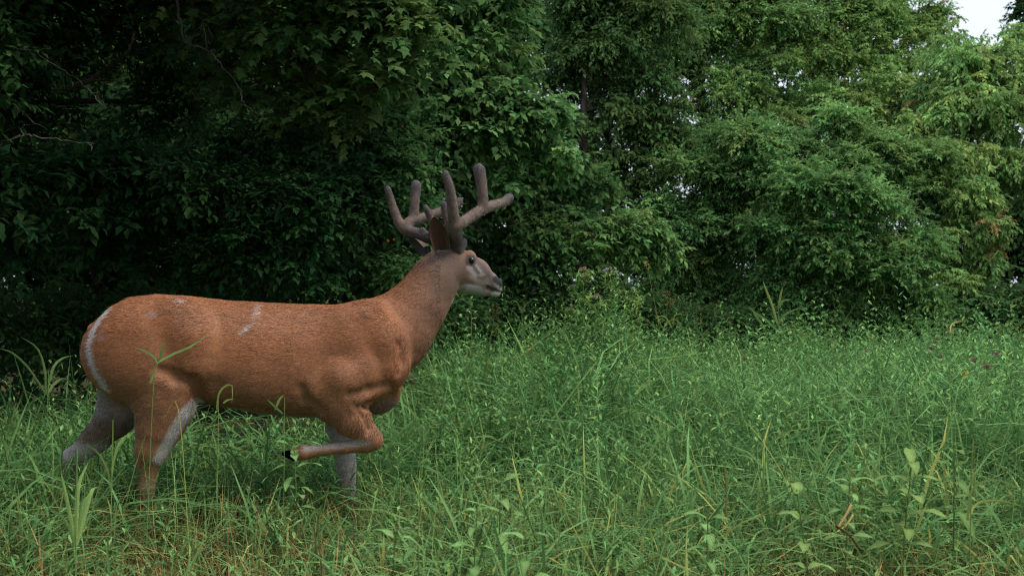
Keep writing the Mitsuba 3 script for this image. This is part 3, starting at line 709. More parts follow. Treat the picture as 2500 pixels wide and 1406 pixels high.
# ================================================================ plants one can pick out in the meadow
def big_leaf(pos, d, nrm, L, W, col, droop=0.3, fold=0.25, S=6, shape=0.85):
    """One broad leaf: two halves folded along a pale midrib, drooping towards its tip."""
    d = unit(np.asarray(d, float))
    s = unit(np.cross(d, nrm))
    nn = np.cross(s, d)
    u = np.linspace(0, 1, S + 1)
    w = W * 0.5 * np.sin(np.pi * np.clip(u ** shape, 0, 1)) ** 0.8
    mid_ = np.asarray(pos) + d * (u * L * (1 - 0.2 * droop * u))[:, None] + nn * (0.10 * L * np.sin(u * 2.2) - droop * L * u ** 2)[:, None]
    wave = 0.12 * W * np.sin(u * 9 + L * 300)
    l = mid_ + s * w[:, None] + nn * (w * fold + wave)[:, None]
    r = mid_ - s * w[:, None] + nn * (w * fold - wave)[:, None]
    v = np.stack([l, mid_, r], 1).reshape(-1, 3)
    f = []
    for i in range(S):
        a = 3 * i
        f += [[a, a + 1, a + 4], [a, a + 4, a + 3], [a + 1, a + 2, a + 5], [a + 1, a + 5, a + 4]]
    col = np.asarray(col, float)
    c = np.tile(np.stack([col, col * 1.25 + 0.01, col]), (S + 1, 1))
    return v, np.array(f), c


def herb(name, label, cat, top, foot, n, L, W, base, group=None, upright=0.5, first=0.25, taper=0.45, seed=1, stem_r=0.003, stem_col=(0.07, 0.10, 0.035), whorl=1, droop=0.35, tip=None, shape=0.85, lean=0.0):
    """A single upright plant: a stem with its leaves, each a part."""
    rng = np.random.default_rng(seed * 7 + 5)
    key = numbered(name)
    labels[key] = dict(label=label, category=cat, **({'group': group} if group else {}))
    top, foot = np.asarray(top, float), np.asarray(foot, float)
    H = np.linalg.norm(top - foot)
    path = curve([foot, (foot + top) / 2 + rng.normal(0, 0.012, 3) * [1, 1, 0], top], 10)
    v, f, c = tube(path, np.linspace(stem_r, stem_r * 0.45, 10), stem_col, 6)
    put(key + '__stem', v, f, 'mat_grass', c, smooth=True)
    m = n // whorl
    for i in range(m):
        t = first + (1 - first) * (i + 0.8) / m
        p = np.array([np.interp(t, np.linspace(0, 1, 10), path[:, k]) for k in range(3)])
        a0 = i * (2.4 if whorl == 1 else math.pi / 2) + rng.normal(0, 0.2)
        for w in range(whorl):
            a = a0 + w * 2 * math.pi / whorl
            up = upright * (0.25 + 1.3 * t ** 3) + rng.normal(0, 0.12)
            d = np.array([math.cos(a), math.sin(a), up])
            nr = np.array([-math.cos(a) * up, -math.sin(a) * up, 1.0]) + rng.normal(0, 0.15, 3)
            s = (1.08 - taper * t ** 2) * rng.uniform(0.85, 1.12)
            col = np.asarray(base) * math.exp(rng.normal(0, 0.12))
            if tip is not None:
                col = col * (1 - t ** 2) + np.asarray(tip) * t ** 2
            v, f, c = big_leaf(p, d, nr, L * s, W * s, col, droop * rng.uniform(0.5, 1.5), shape=shape)
            put(numbered(key + '__leaf'), v, f, 'mat_grass', c, smooth=True)
    return key, path


def foot_of(px, Yd, dx=0.0):
    p = at(px, 703, Yd)
    return np.array([p[0] + dx, p[1], float(ground_z(p[0] + dx, p[1])) - 0.01])


# goldenrods: straight stems densely set with narrow leaves
GR = (0.034, 0.074, 0.022)
for k, (px, py, Yd, n, s, lab) in enumerate([
        (2190, 872, 6.6, 34, 1.0, 'tall goldenrod with dark narrow leaves right of the middle of the meadow'),
        (2458, 866, 5.6, 36, 1.15, 'largest goldenrod, dark stemmed, close to the right edge of the meadow'),
        (1850, 808, 8.4, 30, 1.0, 'tall dark goldenrod below the reed at the far side of the meadow'),
        (1905, 958, 5.6, 22, 1.0, 'pale green goldenrod standing alone in the grass below the reed'),
        (1690, 930, 5.8, 22, 0.9, 'small goldenrod in the grass below the bare grass stalk'),
        (1378, 832, 7.3, 32, 1.1, 'bushy goldenrod at the foot of the thistles'),
        (1440, 840, 7.1, 26, 1.0, 'goldenrod with a flopping pale leaf below the thistles'),
        (1222, 800, 8.6, 22, 0.9, 'yellow green goldenrod at the far edge of the meadow below the muzzle'),
        (2110, 838, 9.0, 26, 1.0, 'yellowish goldenrod at the far edge of the meadow in front of the broad thicket')]):
    herb('goldenrod', lab, 'plant', at(px, py, Yd), foot_of(px + (k % 3 - 1) * 14, Yd), n, 0.125 * s, 0.023 * s, (0.075, 0.140, 0.030) if k in (3, 7, 8) else GR,
         'goldenrods in the meadow', upright=0.55, seed=k, tip=(0.11, 0.18, 0.04), stem_r=0.0035, first=0.3)

# milkweeds: broad oval leaves in pairs
MW = (0.085, 0.155, 0.055)
for k, (px, py, Yd, n, L, W, base, hang, lab) in enumerate([
        (2226, 1128, 2.9, 8, 0.105, 0.052, (0.11, 0.17, 0.095), 0.25, 'milkweed with large pale drooping leaves on a dark stem at the lower right'),
        (2075, 1172, 2.75, 10, 0.075, 0.030, (0.105, 0.185, 0.040), 0.2, 'yellow green milkweed with a rosette of upright leaves at the lower right'),
        (1728, 1262, 2.45, 10, 0.070, 0.030, (0.100, 0.185, 0.050), 0.2, 'bright milkweed rosette low at the bottom of the meadow'),
        (965, 1306, 2.3, 6, 0.065, 0.032, (0.110, 0.21, 0.055), 0.3, 'bright young milkweed at the bottom below the standing foreleg'),
        (1283, 1306, 2.3, 6, 0.060, 0.032, (0.095, 0.18, 0.060), 0.3, 'young milkweed at the bottom right of the deer'),
        (718, 1090, 3.55, 10, 0.095, 0.040, (0.085, 0.165, 0.050), 0.35, 'milkweed in front of the lifted hoof of the deer'),
        (1222, 1176, 2.85, 6, 0.085, 0.036, (0.095, 0.170, 0.045), 0.3, 'milkweed with long pointed leaves in the grass ahead of the deer'),
        (1165, 1240, 2.6, 6, 0.065, 0.034, (0.100, 0.190, 0.055), 0.4, 'low milkweed with cupped leaves in the grass ahead of the deer'),
        (1945, 1196, 2.7, 4, 0.062, 0.044, (0.115, 0.185, 0.035), 0.3, 'small yellow green milkweed with rounded leaves'),
        (2330, 1100, 3.2, 8, 0.085, 0.042, (0.075, 0.135, 0.040), 0.4, 'darker milkweed just right of the pale drooping one'),
        (1020, 1290, 2.45, 6, 0.06, 0.03, (0.07, 0.14, 0.045), 0.4, 'small dark milkweed beside the bright young one')]):
    herb('milkweed', lab, 'plant', at(px, py, Yd), foot_of(px + (k % 3 - 1) * 10, Yd), n + 4, L * 1.05, W * 0.74, np.asarray(base) * 0.68, 'broad leaved milkweeds', upright=0.38, first=0.5, taper=0.2, seed=20 + k,
         stem_r=0.0032, whorl=2, droop=hang + 0.2, shape=0.95, stem_col=(0.07, 0.105, 0.035))


def flower_head(key, c, r, hue, rng, n=26, green=True):
    """A thistle head: a green bulb, and its tuft of florets as a sub-part."""
    k = numbered(key + '__flower_head')
    if green:
        m = trimesh.creation.icosphere(subdivisions=1)
        put(k, m.vertices * [r * 0.8, r * 0.8, r] + c, m.faces, 'mat_grass', np.array([0.06, 0.10, 0.05]), smooth=True)
    a, e = rng.uniform(0, 6.28, n), rng.uniform(0.25, 1.5, n)
    d = np.stack([np.cos(a) * np.cos(e), np.sin(a) * np.cos(e), np.sin(e)], -1)
    v, f, cc = leaves4(np.repeat(np.asarray(c)[None] + [0, 0, r * 0.5], n, 0), d, np.stack([np.sin(a), -np.cos(a), 0 * a], -1) + 0.1, r * 1.7, r * 0.5, np.ones((n, 3)), rng, tris=2)
    put(k + '__tuft' if green else k, v, f, 'mat_petal_' + hue)


rng = np.random.default_rng(55)
for k, (foot, top, side, heads, lab) in enumerate([
        ((1424, 8.0), (1424, 672, 8.0), [((1420, 735), (1398, 702)), ((1422, 690), (1438, 664)), ((1421, 700), (1410, 668)), ((1422, 745), (1442, 720))], [(1418, 661, 1), (1438, 664, 0), (1428, 658, 1), (1398, 702, 0), (1413, 672, 0)], 'thistle with pink flower heads at the left of the clump'),
        ((1482, 8.1), (1490, 668, 8.1), [((1483, 715), (1476, 668)), ((1484, 720), (1507, 672)), ((1485, 735), (1512, 712)), ((1484, 760), (1502, 730))], [(1490, 658, 1), (1482, 661, 0), (1504, 668, 0), (1506, 675, 0), (1475, 665, 0), (1496, 717, 0)], 'tallest branching thistle at the middle of the clump'),
        ((1540, 8.0), (1545, 715, 8.0), [((1542, 750), (1560, 728)), ((1541, 765), (1532, 716)), ((1541, 780), (1558, 742))], [(1546, 708, 0)], 'thistle with one lilac head at the right of the clump'),
        ((1462, 7.9), (1458, 728, 7.9), [((1459, 760), (1470, 738)), ((1459, 765), (1446, 742))], [(1457, 724, 1), (1452, 728, 0), (1461, 728, 0)], 'short thistle with a pale pink head low in the clump'),
        ((1396, 7.9), (1394, 752, 7.9), [((1396, 775), (1384, 762)), ((1396, 780), (1408, 762))], [(1395, 749, 0)], 'short thistle with a violet head at the left foot of the clump')]):
    key = numbered('thistle')
    labels[key] = dict(label=lab, category='thistle', group='thistles in a clump')
    Yd = foot[1]
    main = curve([foot_of(foot[0], Yd), at((foot[0] + top[0]) / 2, (top[1] + 990) / 2, Yd), at(*top)], 14)
    v, f, c = tube(main, np.linspace(0.0065, 0.003, 14), (0.13, 0.19, 0.08), 5)
    put(key + '__stem', v, f, 'mat_grass', c, smooth=True)
    branches = [main]
    for a, b in side:
        p = curve([at(*a, Yd), at((a[0] * 0.4 + b[0] * 0.6), (a[1] + b[1]) / 2 + 4, Yd), at(*b, Yd + rng.normal(0, 0.05))], 7)
        v, f, c = tube(p, np.linspace(0.004, 0.002, 7), (0.13, 0.19, 0.08), 5)
        put(numbered(key + '__branch'), v, f, 'mat_grass', c, smooth=True)
        branches.append(p)
    pos = np.vstack([np.repeat(p[len(p) // (3 if i == 0 else 6):], 11 if i == 0 else 8, 0) for i, p in enumerate(branches)])
    n = len(pos)
    pos = pos + rng.normal(0, 0.006, pos.shape)
    a = rng.uniform(0, 6.28, n)
    v, f, c = leaves4(pos, np.stack([np.cos(a), np.sin(a), rng.uniform(0, 0.9, n)], -1), np.stack([-np.cos(a) * 0.4, -np.sin(a) * 0.4, 1 + 0 * a], -1), rng.uniform(0.035, 0.09, n), rng.uniform(0.010, 0.024, n), tint((0.125, 0.18, 0.085), n, rng, 0.18, 0.1), rng, curl=0.6)
    put(key + '__leaves', v, f, 'mat_grass', c, kind='stuff')
    for hx, hy, pink in heads:
        flower_head(key, at(hx, hy, Yd - 0.01), 0.0125, 'pink' if pink else 'lilac', rng)


def reed(label, foot, top, blades_, seed, r=0.006, head=None, name='reed', cat='reed', col=(0.085, 0.125, 0.045), w=0.014):
    """A tall grass: a stalk, long arching blades (each a part) and, where it has one, a seed head."""
    rng = np.random.default_rng(seed)
    key = numbered(name)
    labels[key] = dict(label=label, category=cat)
    Yd = top[2]
    main = curve([foot_of(foot, Yd), at((foot + top[0]) / 2 + 3, (top[1] + 1000) / 2, Yd), at(*top)], 12)
    v, f, c = tube(main, np.linspace(r, r * 0.4, 12), col, 5)
    put(key + '__stem', v, f, 'mat_grass', c, smooth=True)
    for pts in blades_:
        p = curve([at(a, b, Yd + 0.02 * i * (-1) ** len(pts)) for i, (a, b) in enumerate(pts)], 9)
        t = unit(np.gradient(p, axis=0))
        s = unit(np.cross(t, [0.15, 1.0, 0.25]))
        u = np.linspace(0, 1, 9)
        ww = (w * 0.5 * (0.7 + 0.8 * u) * np.clip(1 - u ** 2.2, 0.02, 1))[:, None]
        nn = np.cross(s, t)
        v = np.stack([p + s * ww + nn * ww * 0.35, p, p - s * ww + nn * ww * 0.35], 1).reshape(-1, 3)
        f = []
        for i in range(8):
            a = 3 * i
            f += [[a, a + 1, a + 4], [a, a + 4, a + 3], [a + 1, a + 2, a + 5], [a + 1, a + 5, a + 4]]
        cc = np.asarray(col) * math.exp(rng.normal(0.1, 0.15)) * np.array([rng.uniform(0.9, 1.25), 1.05, 1.0])
        put(numbered(key + '__blade'), v, np.array(f), 'mat_grass', cc, smooth=True)
    if head:
        L, W, hc, n = head
        tdir = unit(main[-1] - main[-2])
        u = rng.random(n)
        pos = main[-1] + tdir * (L * (u - 0.15))[:, None] + rng.normal(0, 1, (n, 3)) * [W * 0.25, W * 0.25, W * 0.1] * (1 - 0.6 * u)[:, None]
        d = tdir + rng.normal(0, 0.45, (n, 3))
        v, f, c = leaves4(pos, d, rng.normal(0, 1, (n, 3)), 0.022 * L / 0.15, 0.0055 * L / 0.15, tint(hc, n, rng, 0.25, 0.1), rng, tris=2)
        put(key + '__seed_head', v, f, 'mat_dry', c, kind='stuff')
    return key


reed('tall pale green reed with long split blades in front of the dark thicket', 1897, (1900, 735, 8.8),
     [[(1898, 790), (1885, 745), (1872, 712), (1862, 684)], [(1901, 750), (1906, 720), (1912, 698)], [(1902, 752), (1910, 736), (1932, 730)], [(1900, 792), (1918, 768), (1960, 748)], [(1896, 806), (1870, 782), (1845, 765), (1826, 748)], [(1868, 802), (1848, 775), (1832, 748)], [(1905, 815), (1932, 804), (1958, 818), (1985, 845)]], 1, w=0.022)
reed('short reed with spread blades at the far meadow edge below the muzzle', 1268, (1274, 752, 8.8),
     [[(1271, 790), (1262, 772), (1248, 755)], [(1272, 788), (1282, 776), (1296, 762)], [(1270, 806), (1290, 794), (1308, 784)], [(1245, 822), (1235, 800), (1226, 782)], [(1274, 765), (1268, 750), (1264, 738)], [(1275, 762), (1280, 750), (1284, 740)]], 2, w=0.016)
PALE, DUSK = (0.42, 0.33, 0.25), (0.22, 0.15, 0.13)
reed('tall leaning grass stalk with a pale seed head right of the thistles', 1640, (1582, 655, 8.2), [[(1640, 800), (1622, 772), (1598, 778)], [(1642, 790), (1650, 768), (1678, 770)]], 3, 0.0035, (0.09, 0.05, PALE, 40), 'seed_grass', 'grass stalk', (0.13, 0.13, 0.06), 0.010)
reed('grass stalk with a loose brown panicle in the dark right of the thistles', 1618, (1628, 750, 8.3), [[(1616, 800), (1604, 770), (1597, 748)], [(1622, 790), (1648, 780), (1665, 800)], [(1614, 815), (1590, 790), (1560, 776)]], 4, 0.0035, (0.14, 0.16, (0.26, 0.15, 0.10), 60), 'seed_grass', 'grass stalk', (0.13, 0.11, 0.06), 0.010)
reed('thin bare stalk rising from the meadow near the right edge', 2360, (2350, 700, 8.4), [], 5, 0.003, None, 'seed_grass', 'grass stalk', (0.12, 0.13, 0.07))
reed('dry curled stalk with hanging pale leaves near the right edge', 2325, (2322, 800, 8.2), [[(2320, 815), (2322, 795), (2335, 786), (2352, 785)], [(2318, 812), (2312, 798), (2308, 790)], [(2319, 815), (2328, 806), (2334, 800)]], 6, 0.003, None, 'seed_grass', 'grass stalk', (0.20, 0.16, 0.11), 0.012)
reed('bent brown stalk leaning right near the right edge of the meadow', 2362, (2412, 810, 7.8), [], 7, 0.004, None, 'seed_grass', 'grass stalk', (0.20, 0.12, 0.07))
reed('straight thin dry stem below the muzzle of the deer', 1148, (1149, 728, 7.0), [], 8, 0.0028, None, 'seed_grass', 'grass stalk', (0.20, 0.13, 0.08))
reed('short stalk with a pale bud in front of the dark thicket right of the reed', 1968, (1966, 772, 8.6), [], 9, 0.003, (0.05, 0.03, PALE, 16), 'seed_grass', 'grass stalk', (0.12, 0.12, 0.06))
reed('small orange brown seed head just right of the reed', 1932, (1938, 793, 8.7), [], 10, 0.003, (0.055, 0.04, (0.38, 0.19, 0.11), 20), 'seed_grass', 'grass stalk', (0.15, 0.12, 0.06))
places = ['first behind the neck of the deer', 'second from the neck', 'third from the neck, reddish', 'fourth from the neck, short', 'just left of the thin dry stem', 'just right of the thin dry stem', 'with a round bud below the muzzle', 'tallest of the row below the muzzle', 'last of the row before the short reed']
for k, (px, py) in enumerate([(1090, 775), (1106, 778), (1121, 782), (1138, 800), (1142, 795), (1160, 775), (1188, 778), (1204, 768), (1216, 772)]):
    reed('dusky seed grass ' + places[k], px + int(rng.integers(-6, 7)), (px, py, 8.6), [[(px, 815), (px + 8, 800), (px + 16, 796)]], 20 + k, 0.0028, (0.10, 0.05, (0.24, 0.155, 0.14), 34), 'seed_grass', 'grass stalk', (0.10, 0.10, 0.05), 0.008)
places = ['left of the pale panicle', 'right of the leaning stalk', 'between leaning stalk and reed', 'left of the tall reed', 'beyond the tall reed', 'right edge, first of the silvery row', 'right edge, second of the silvery row', 'right edge, third of the silvery row']
for k, (px, py) in enumerate([(1560, 790), (1712, 792), (1748, 772), (1782, 790), (2012, 808), (2440, 815), (2462, 812), (2484, 818)]):
    reed('slender seed grass ' + places[k], px, (px, py, 8.7), [[(px, 830), (px + 8, 812), (px + 18, 806)]], 40 + k, 0.0028, (0.11, 0.045, (0.19, 0.18, 0.12), 34), 'seed_grass', 'grass stalk', (0.09, 0.115, 0.05), 0.008)

# flowers
for k, (px, py, Yd, lab) in enumerate([(1818, 882, 6.8, 'dusky pink flower cluster left of the dark goldenrod'), (2036, 842, 8.4, 'rosy flower cluster at the far edge left of the yellowish goldenrod'), (2285, 840, 7.8, 'mauve flower cluster at the far edge near the right'),
                                       (2272, 857, 7.6, 'dark mauve flower cluster just under another near the right'), (2296, 877, 7.2, 'grey mauve flower cluster lowest of the three'), (2380, 887, 6.4, 'brown mauve flower cluster left of the largest goldenrod'),
                                       (2432, 872, 6.4, 'dark pink flower cluster at the top left of the largest goldenrod'), (2408, 903, 6.2, 'withered mauve flower cluster above the leaves at the right edge'), (2118, 862, 7.6, 'pinkish spike of flowers between the goldenrods')]):
    key, path = herb('pink_flower_plant', lab, 'flower', at(px, py + 4, Yd), foot_of(px, Yd), 8, 0.09, 0.035, (0.07, 0.135, 0.035), 'dusky pink flowers in the meadow', seed=60 + k, first=0.5, whorl=2, upright=0.6, stem_r=0.003)
    flower_head(key, at(px, py, Yd), 0.017, 'mauve' if k != 1 else 'rose', rng, 34, green=False)
key, path = herb('yellow_flower_plant', 'single yellow flower in the grass at the right', 'flower', at(2352, 915, 5.8), foot_of(2350, 5.8), 8, 0.07, 0.02, (0.06, 0.12, 0.03), seed=80, first=0.5, stem_r=0.0025)
for k in range(6):
    a = k * math.pi / 3 + 0.3
    v, f, c = big_leaf(at(2352, 913, 5.8) + [0, -0.005, 0], [math.cos(a), -0.45, math.sin(a) * 0.8 + 0.2], [0, -1, 0.3], 0.022, 0.015, (0.80, 0.50, 0.02), 0.1, S=3)
    put(numbered(key + '__petal'), v, f, 'mat_petal_yellow', smooth=True)

# grasses that stand out near the camera
reed('grass stalk with three spread blades in front of the haunch of the deer', 352, (392, 872, 3.35), [[(384, 890), (376, 872), (354, 858), (328, 846)], [(386, 885), (420, 866), (462, 848), (508, 818)], [(390, 876), (396, 850), (402, 836)], [(366, 935), (372, 920), (384, 892)]], 90, 0.0018, None, 'grass_stalk', 'grass stalk', (0.085, 0.15, 0.035), 0.0085)
reed('tuft of broad pale blades at the lower left in front of the hind hoof', 182, (188, 1225, 2.6), [[(183, 1330), (186, 1250), (192, 1180), (216, 1128)], [(184, 1330), (196, 1270), (205, 1225), (224, 1200)], [(182, 1330), (172, 1270), (158, 1200), (148, 1150)], [(185, 1330), (205, 1260), (222, 1200), (240, 1188)], [(181, 1330), (168, 1290), (150, 1262), (120, 1240)]], 91, 0.002, None, 'grass_stalk', 'grass stalk', (0.095, 0.165, 0.055), 0.0135)
reed('arching grass blade between the hind legs of the deer', 268, (276, 1090, 3.4), [[(272, 1160), (280, 1110), (296, 1075), (322, 1053)], [(270, 1200), (262, 1150), (238, 1105), (212, 1085)]], 92, 0.0018, None, 'grass_stalk', 'grass stalk', (0.12, 0.17, 0.07), 0.010)
reed('curved stalk with drooping tip under the belly of the deer', 528, (532, 985, 3.5), [[(529, 1000), (533, 965), (546, 945), (566, 941), (566, 985)], [(545, 984), (556, 976), (570, 974)]], 93, 0.0018, None, 'grass_stalk', 'grass stalk', (0.12, 0.15, 0.06), 0.007)
reed('grass stalk with a floppy blade under the middle of the belly', 690, (694, 1000, 3.5), [[(672, 1000), (682, 975), (694, 964)], [(690, 1010), (668, 990), (652, 975)]], 94, 0.0016, None, 'grass_stalk', 'grass stalk', (0.10, 0.16, 0.06), 0.009)
reed('long straw coloured stalk slanting across the lower left', 470, (398, 1022, 3.3), [], 95, 0.0018, None, 'grass_stalk', 'grass stalk', (0.20, 0.20, 0.09))
reed('grass tuft with three arching blades at the left edge behind the rump', 110, (118, 905, 4.9), [[(112, 960), (108, 900), (90, 850), (50, 822)], [(114, 960), (128, 900), (150, 876), (178, 868)], [(110, 960), (70, 900), (30, 862), (-5, 850)], [(116, 960), (134, 935), (160, 925), (190, 950)]], 96, 0.003, None, 'grass_stalk', 'grass stalk', (0.07, 0.13, 0.06), 0.014)
reed('bright folded blade hanging over the grass at the right', 2362, (2380, 1190, 2.7), [[(2362, 1270), (2372, 1200), (2400, 1176), (2440, 1172), (2490, 1192)], [(2364, 1270), (2385, 1230), (2440, 1222), (2500, 1236)]], 97, 0.002, None, 'grass_stalk', 'grass stalk', (0.12, 0.165, 0.09), 0.0085)


def cane(label, a, b, r, col):
    key = numbered('dry_cane')
    labels[key] = dict(label=label, category='dry stalk')
    p = curve([at(*a), (at(*a) + at(*b)) / 2 + [0.004, 0, 0.004], at(*b)], 8)
    v, f, c = tube(p, r, col, 7)
    c = c * (0.8 + 0.4 * meshkit.fbm(v * np.array([60, 60, 20.0]), 2, 1))[:, None]
    put(key, v, f, 'mat_dry', c, smooth=True, **labels[key])


cane('thick pale pinkish dry stalk leaning at the lower right', (2044, 1290, 2.6), (2078, 1232, 2.65), 0.0036, (0.30, 0.215, 0.15))
cane('shorter pale dry stalk beside the thick pinkish one', (2062, 1286, 2.62), (2082, 1256, 2.65), 0.0026, (0.34, 0.26, 0.18))
cane('dark brown twig lying in the thatch at the lower right', (2040, 1282, 2.5), (2100, 1340, 2.45), 0.003, (0.07, 0.05, 0.035))
cane('reddish dry stem standing in the grass at the right', (1772, 1260, 2.7), (1768, 1140, 2.75), 0.0026, (0.12, 0.105, 0.055))

# ================================================================ the buck
MID_PX, MID_Y = [150, 200, 900, 1050, 1100, 1225, 1300], [3.97, 3.98, 4.15, 4.21, 4.25, 4.40, 4.5]


def mid(px):
    return np.interp(px, MID_PX, MID_Y)


def B(px, py, off=0.0):
    """A point of the buck: column, row, and metres beyond (+) or before (-) its middle plane."""
    return at(px, py, mid(px) + off)


def R(r, px=600):
    return r / FOC * mid(px)


_px = np.linspace(100, 1300, 400)
_x = (_px - 1250) / FOC * mid(_px)


def near(px):
    """How far the near flank lies before the middle plane."""
    return np.interp(px, [180, 300, 950, 1080, 1220], [-0.05, -0.11, -0.12, -0.05, -0.02])


_xn = (_px - 1250) / FOC * (mid(_px) + near(_px))


def side_view(p):
    """The buck's own side-view coordinates of points on it (units of its survey), and the distance from its middle plane."""
    s = np.interp(p[:, 0], _xn, _px)
    m = mid(s)
    return s, 703 - (p[:, 2] - 1) * FOC / (m + near(s)), p[:, 1] - m


buck = Field([-1.86, 3.62, 0.0], [0.06, 4.75, 1.16], 0.0075)
# trunk: rounded cross-sections between the back and the belly
sec = np.array([  # column, top, bottom, half width
    [222, 812, 890, 0.045], [246, 782, 930, 0.085], [282, 746, 955, 0.130], [325, 726, 968, 0.158], [390, 719, 972, 0.175],
    [470, 725, 978, 0.185], [560, 735, 992, 0.195], [650, 739, 1008, 0.205], [740, 743, 1016, 0.200], [820, 744, 1014, 0.180],
    [880, 741, 1002, 0.155], [930, 748, 985, 0.120], [962, 790, 955, 0.070]])
cx = np.array([B(a, 700)[0] for a in sec[:, 0]])
zt = np.array([B(a, t)[2] for a, t in sec[:, :2]])
zb = np.array([B(a, b)[2] for a, b in sec[:, [0, 2]]])
sl, (gx, gy, gz) = buck.block([cx[0] - 0.02, 3.7, 0.4], [cx[-1] + 0.02, 4.5, 1.12])
xc = np.clip(gx, cx[0], cx[-1])
top, bot, hw = np.interp(xc, cx, zt), np.interp(xc, cx, zb), np.interp(xc, cx, sec[:, 3])
ym = np.interp(xc, _x, mid(_px))
hz = (top - bot) / 2
dz = (gz - (top + bot) / 2) / hz
hw = hw * (1 - 0.10 * dz)
q = (np.abs((gy - ym) / hw) ** 2.3 + np.abs(dz) ** 2.3) ** (1 / 2.3)
d = (q - 1) * np.minimum(hz, hw) * 0.9
d = np.where(np.abs(gx - xc) > 1e-6, np.hypot(np.maximum(d, 0), np.abs(gx - xc)), d)
buck.add(sl, d.astype(np.float32), 0.02)
# rump, haunches, brisket and shoulders
buck.ball(B(272, 864, 0), [R(58), 0.12, R(74)], 0.05)
for sgn in (-1, 1):
    buck.ball(B(346, 868, 0.085 * sgn), [R(100), 0.105, R(108)], 0.06)
    buck.ball(B(858, 862, 0.095 * sgn), [R(78), 0.075, R(108)], 0.05)
    buck.cone(B(880, 790, 0.06 * sgn), R(30), B(948, 905, 0.095 * sgn), R(42), 0.05)
buck.ball(B(925, 958, 0.01), [R(50), 0.085, R(52)], 0.04)
buck.ball(B(930, 880, 0), [R(62), 0.12, R(75)], 0.06)
# neck
for (a, b, ra, c, e, rb) in [(905, 838, 100, 968, 805, 84), (968, 805, 82, 1020, 745, 63), (1020, 745, 63, 1060, 684, 53), (1060, 684, 53, 1088, 650, 48)]:
    buck.cone(B(a, b), R(ra, a), B(c, e), R(rb, c), 0.045, 0.72)
buck.cone(B(985, 850), R(48), B(1070, 725), R(34), 0.04, 0.8)
# head
buck.cone(B(1090, 648), R(47), B(1118, 645), R(42), 0.03, 0.72)
buck.cone(B(1118, 645), R(41), B(1160, 668), R(37), 0.03, 0.66)
buck.cone(B(1112, 672), R(38), B(1150, 686), R(30), 0.03, 0.66)
buck.cone(B(1160, 668), R(36), B(1190, 689), R(27), 0.03, 0.62)
buck.cone(B(1190, 687), R(25), B(1211, 692), R(17), 0.02, 0.75)
buck.cone(B(1130, 697), R(19), B(1180, 710), R(13), 0.02, 0.8)
buck.cone(B(1180, 710), R(12), B(1214, 717), R(8.5), 0.012, 1.0)
buck.cone(B(1216, 700), R(11), B(1218, 706), R(9), 0.012, 1.2)
for sgn in (-1, 1):  # brow over each eye, pedicles under the antlers
    buck.cone(B(1134, 619, 0.034 * sgn), R(15), B(1151, 625, 0.034 * sgn), R(11), 0.015)
    buck.cone(B(1108, 622, 0.035 * sgn), R(16), B(1113 - 10 * (sgn > 0), 604, 0.045 * sgn), R(15), 0.02)
# legs
for chain, off, k in (
    # near hind leg: thigh, stifle, hock, cannon
    ([(350, 895, 92), (412, 942, 74), (402, 992, 66), (388, 1045, 50), (371, 1100, 35), (362, 1128, 27), (356, 1190, 21), (351, 1262, 18), (356, 1300, 15)],
     [-0.09, -0.105, -0.11, -0.11, -0.105, -0.1, -0.1, -0.1, -0.1], 0.035),
    # far hind leg, pushed off behind
    ([(305, 890, 85), (305, 960, 58), (280, 1020, 46), (235, 1070, 33), (190, 1107, 25), (172, 1122, 22), (175, 1180, 17), (185, 1262, 16), (198, 1300, 15)],
     [0.08, 0.09, 0.09, 0.09, 0.09, 0.09, 0.09, 0.09, 0.09], 0.03),
    # near foreleg, lifted: upper arm, forearm, knee, folded cannon
    ([(940, 912, 44), (850, 945, 66), (822, 972, 58), (858, 1018, 42), (898, 1063, 27), (908, 1074, 25), (895, 1084, 20), (840, 1092, 15), (762, 1101, 14), (742, 1104, 17), (722, 1108, 14)],
     [-0.105, -0.12, -0.125, -0.13, -0.13, -0.13, -0.13, -0.125, -0.12, -0.12, -0.12], 0.022),
    # far foreleg, standing
    ([(845, 930, 70), (834, 985, 44), (832, 1040, 33), (842, 1112, 25), (845, 1135, 25), (851, 1200, 18), (857, 1262, 18), (866, 1300, 16)],
     [0.085, 0.085, 0.085, 0.085, 0.085, 0.085, 0.085, 0.085], 0.03)):
    for i in range(len(chain) - 1):
        a, b = chain[i], chain[i + 1]
        buck.cone(B(a[0], a[1], off[i]), R(a[2], a[0]), B(b[0], b[1], off[i + 1]), R(b[2], b[0]), k if a[2] > 30 else 0.012, 0.78 if a[2] > 40 else 0.85)
buck.cone(B(372, 1108, -0.1), R(15), B(338, 1098, -0.1), R(9), 0.015)   # point of the near hock
buck.cone(B(185, 1112, 0.09), R(14), B(163, 1106, 0.09), R(9), 0.015)
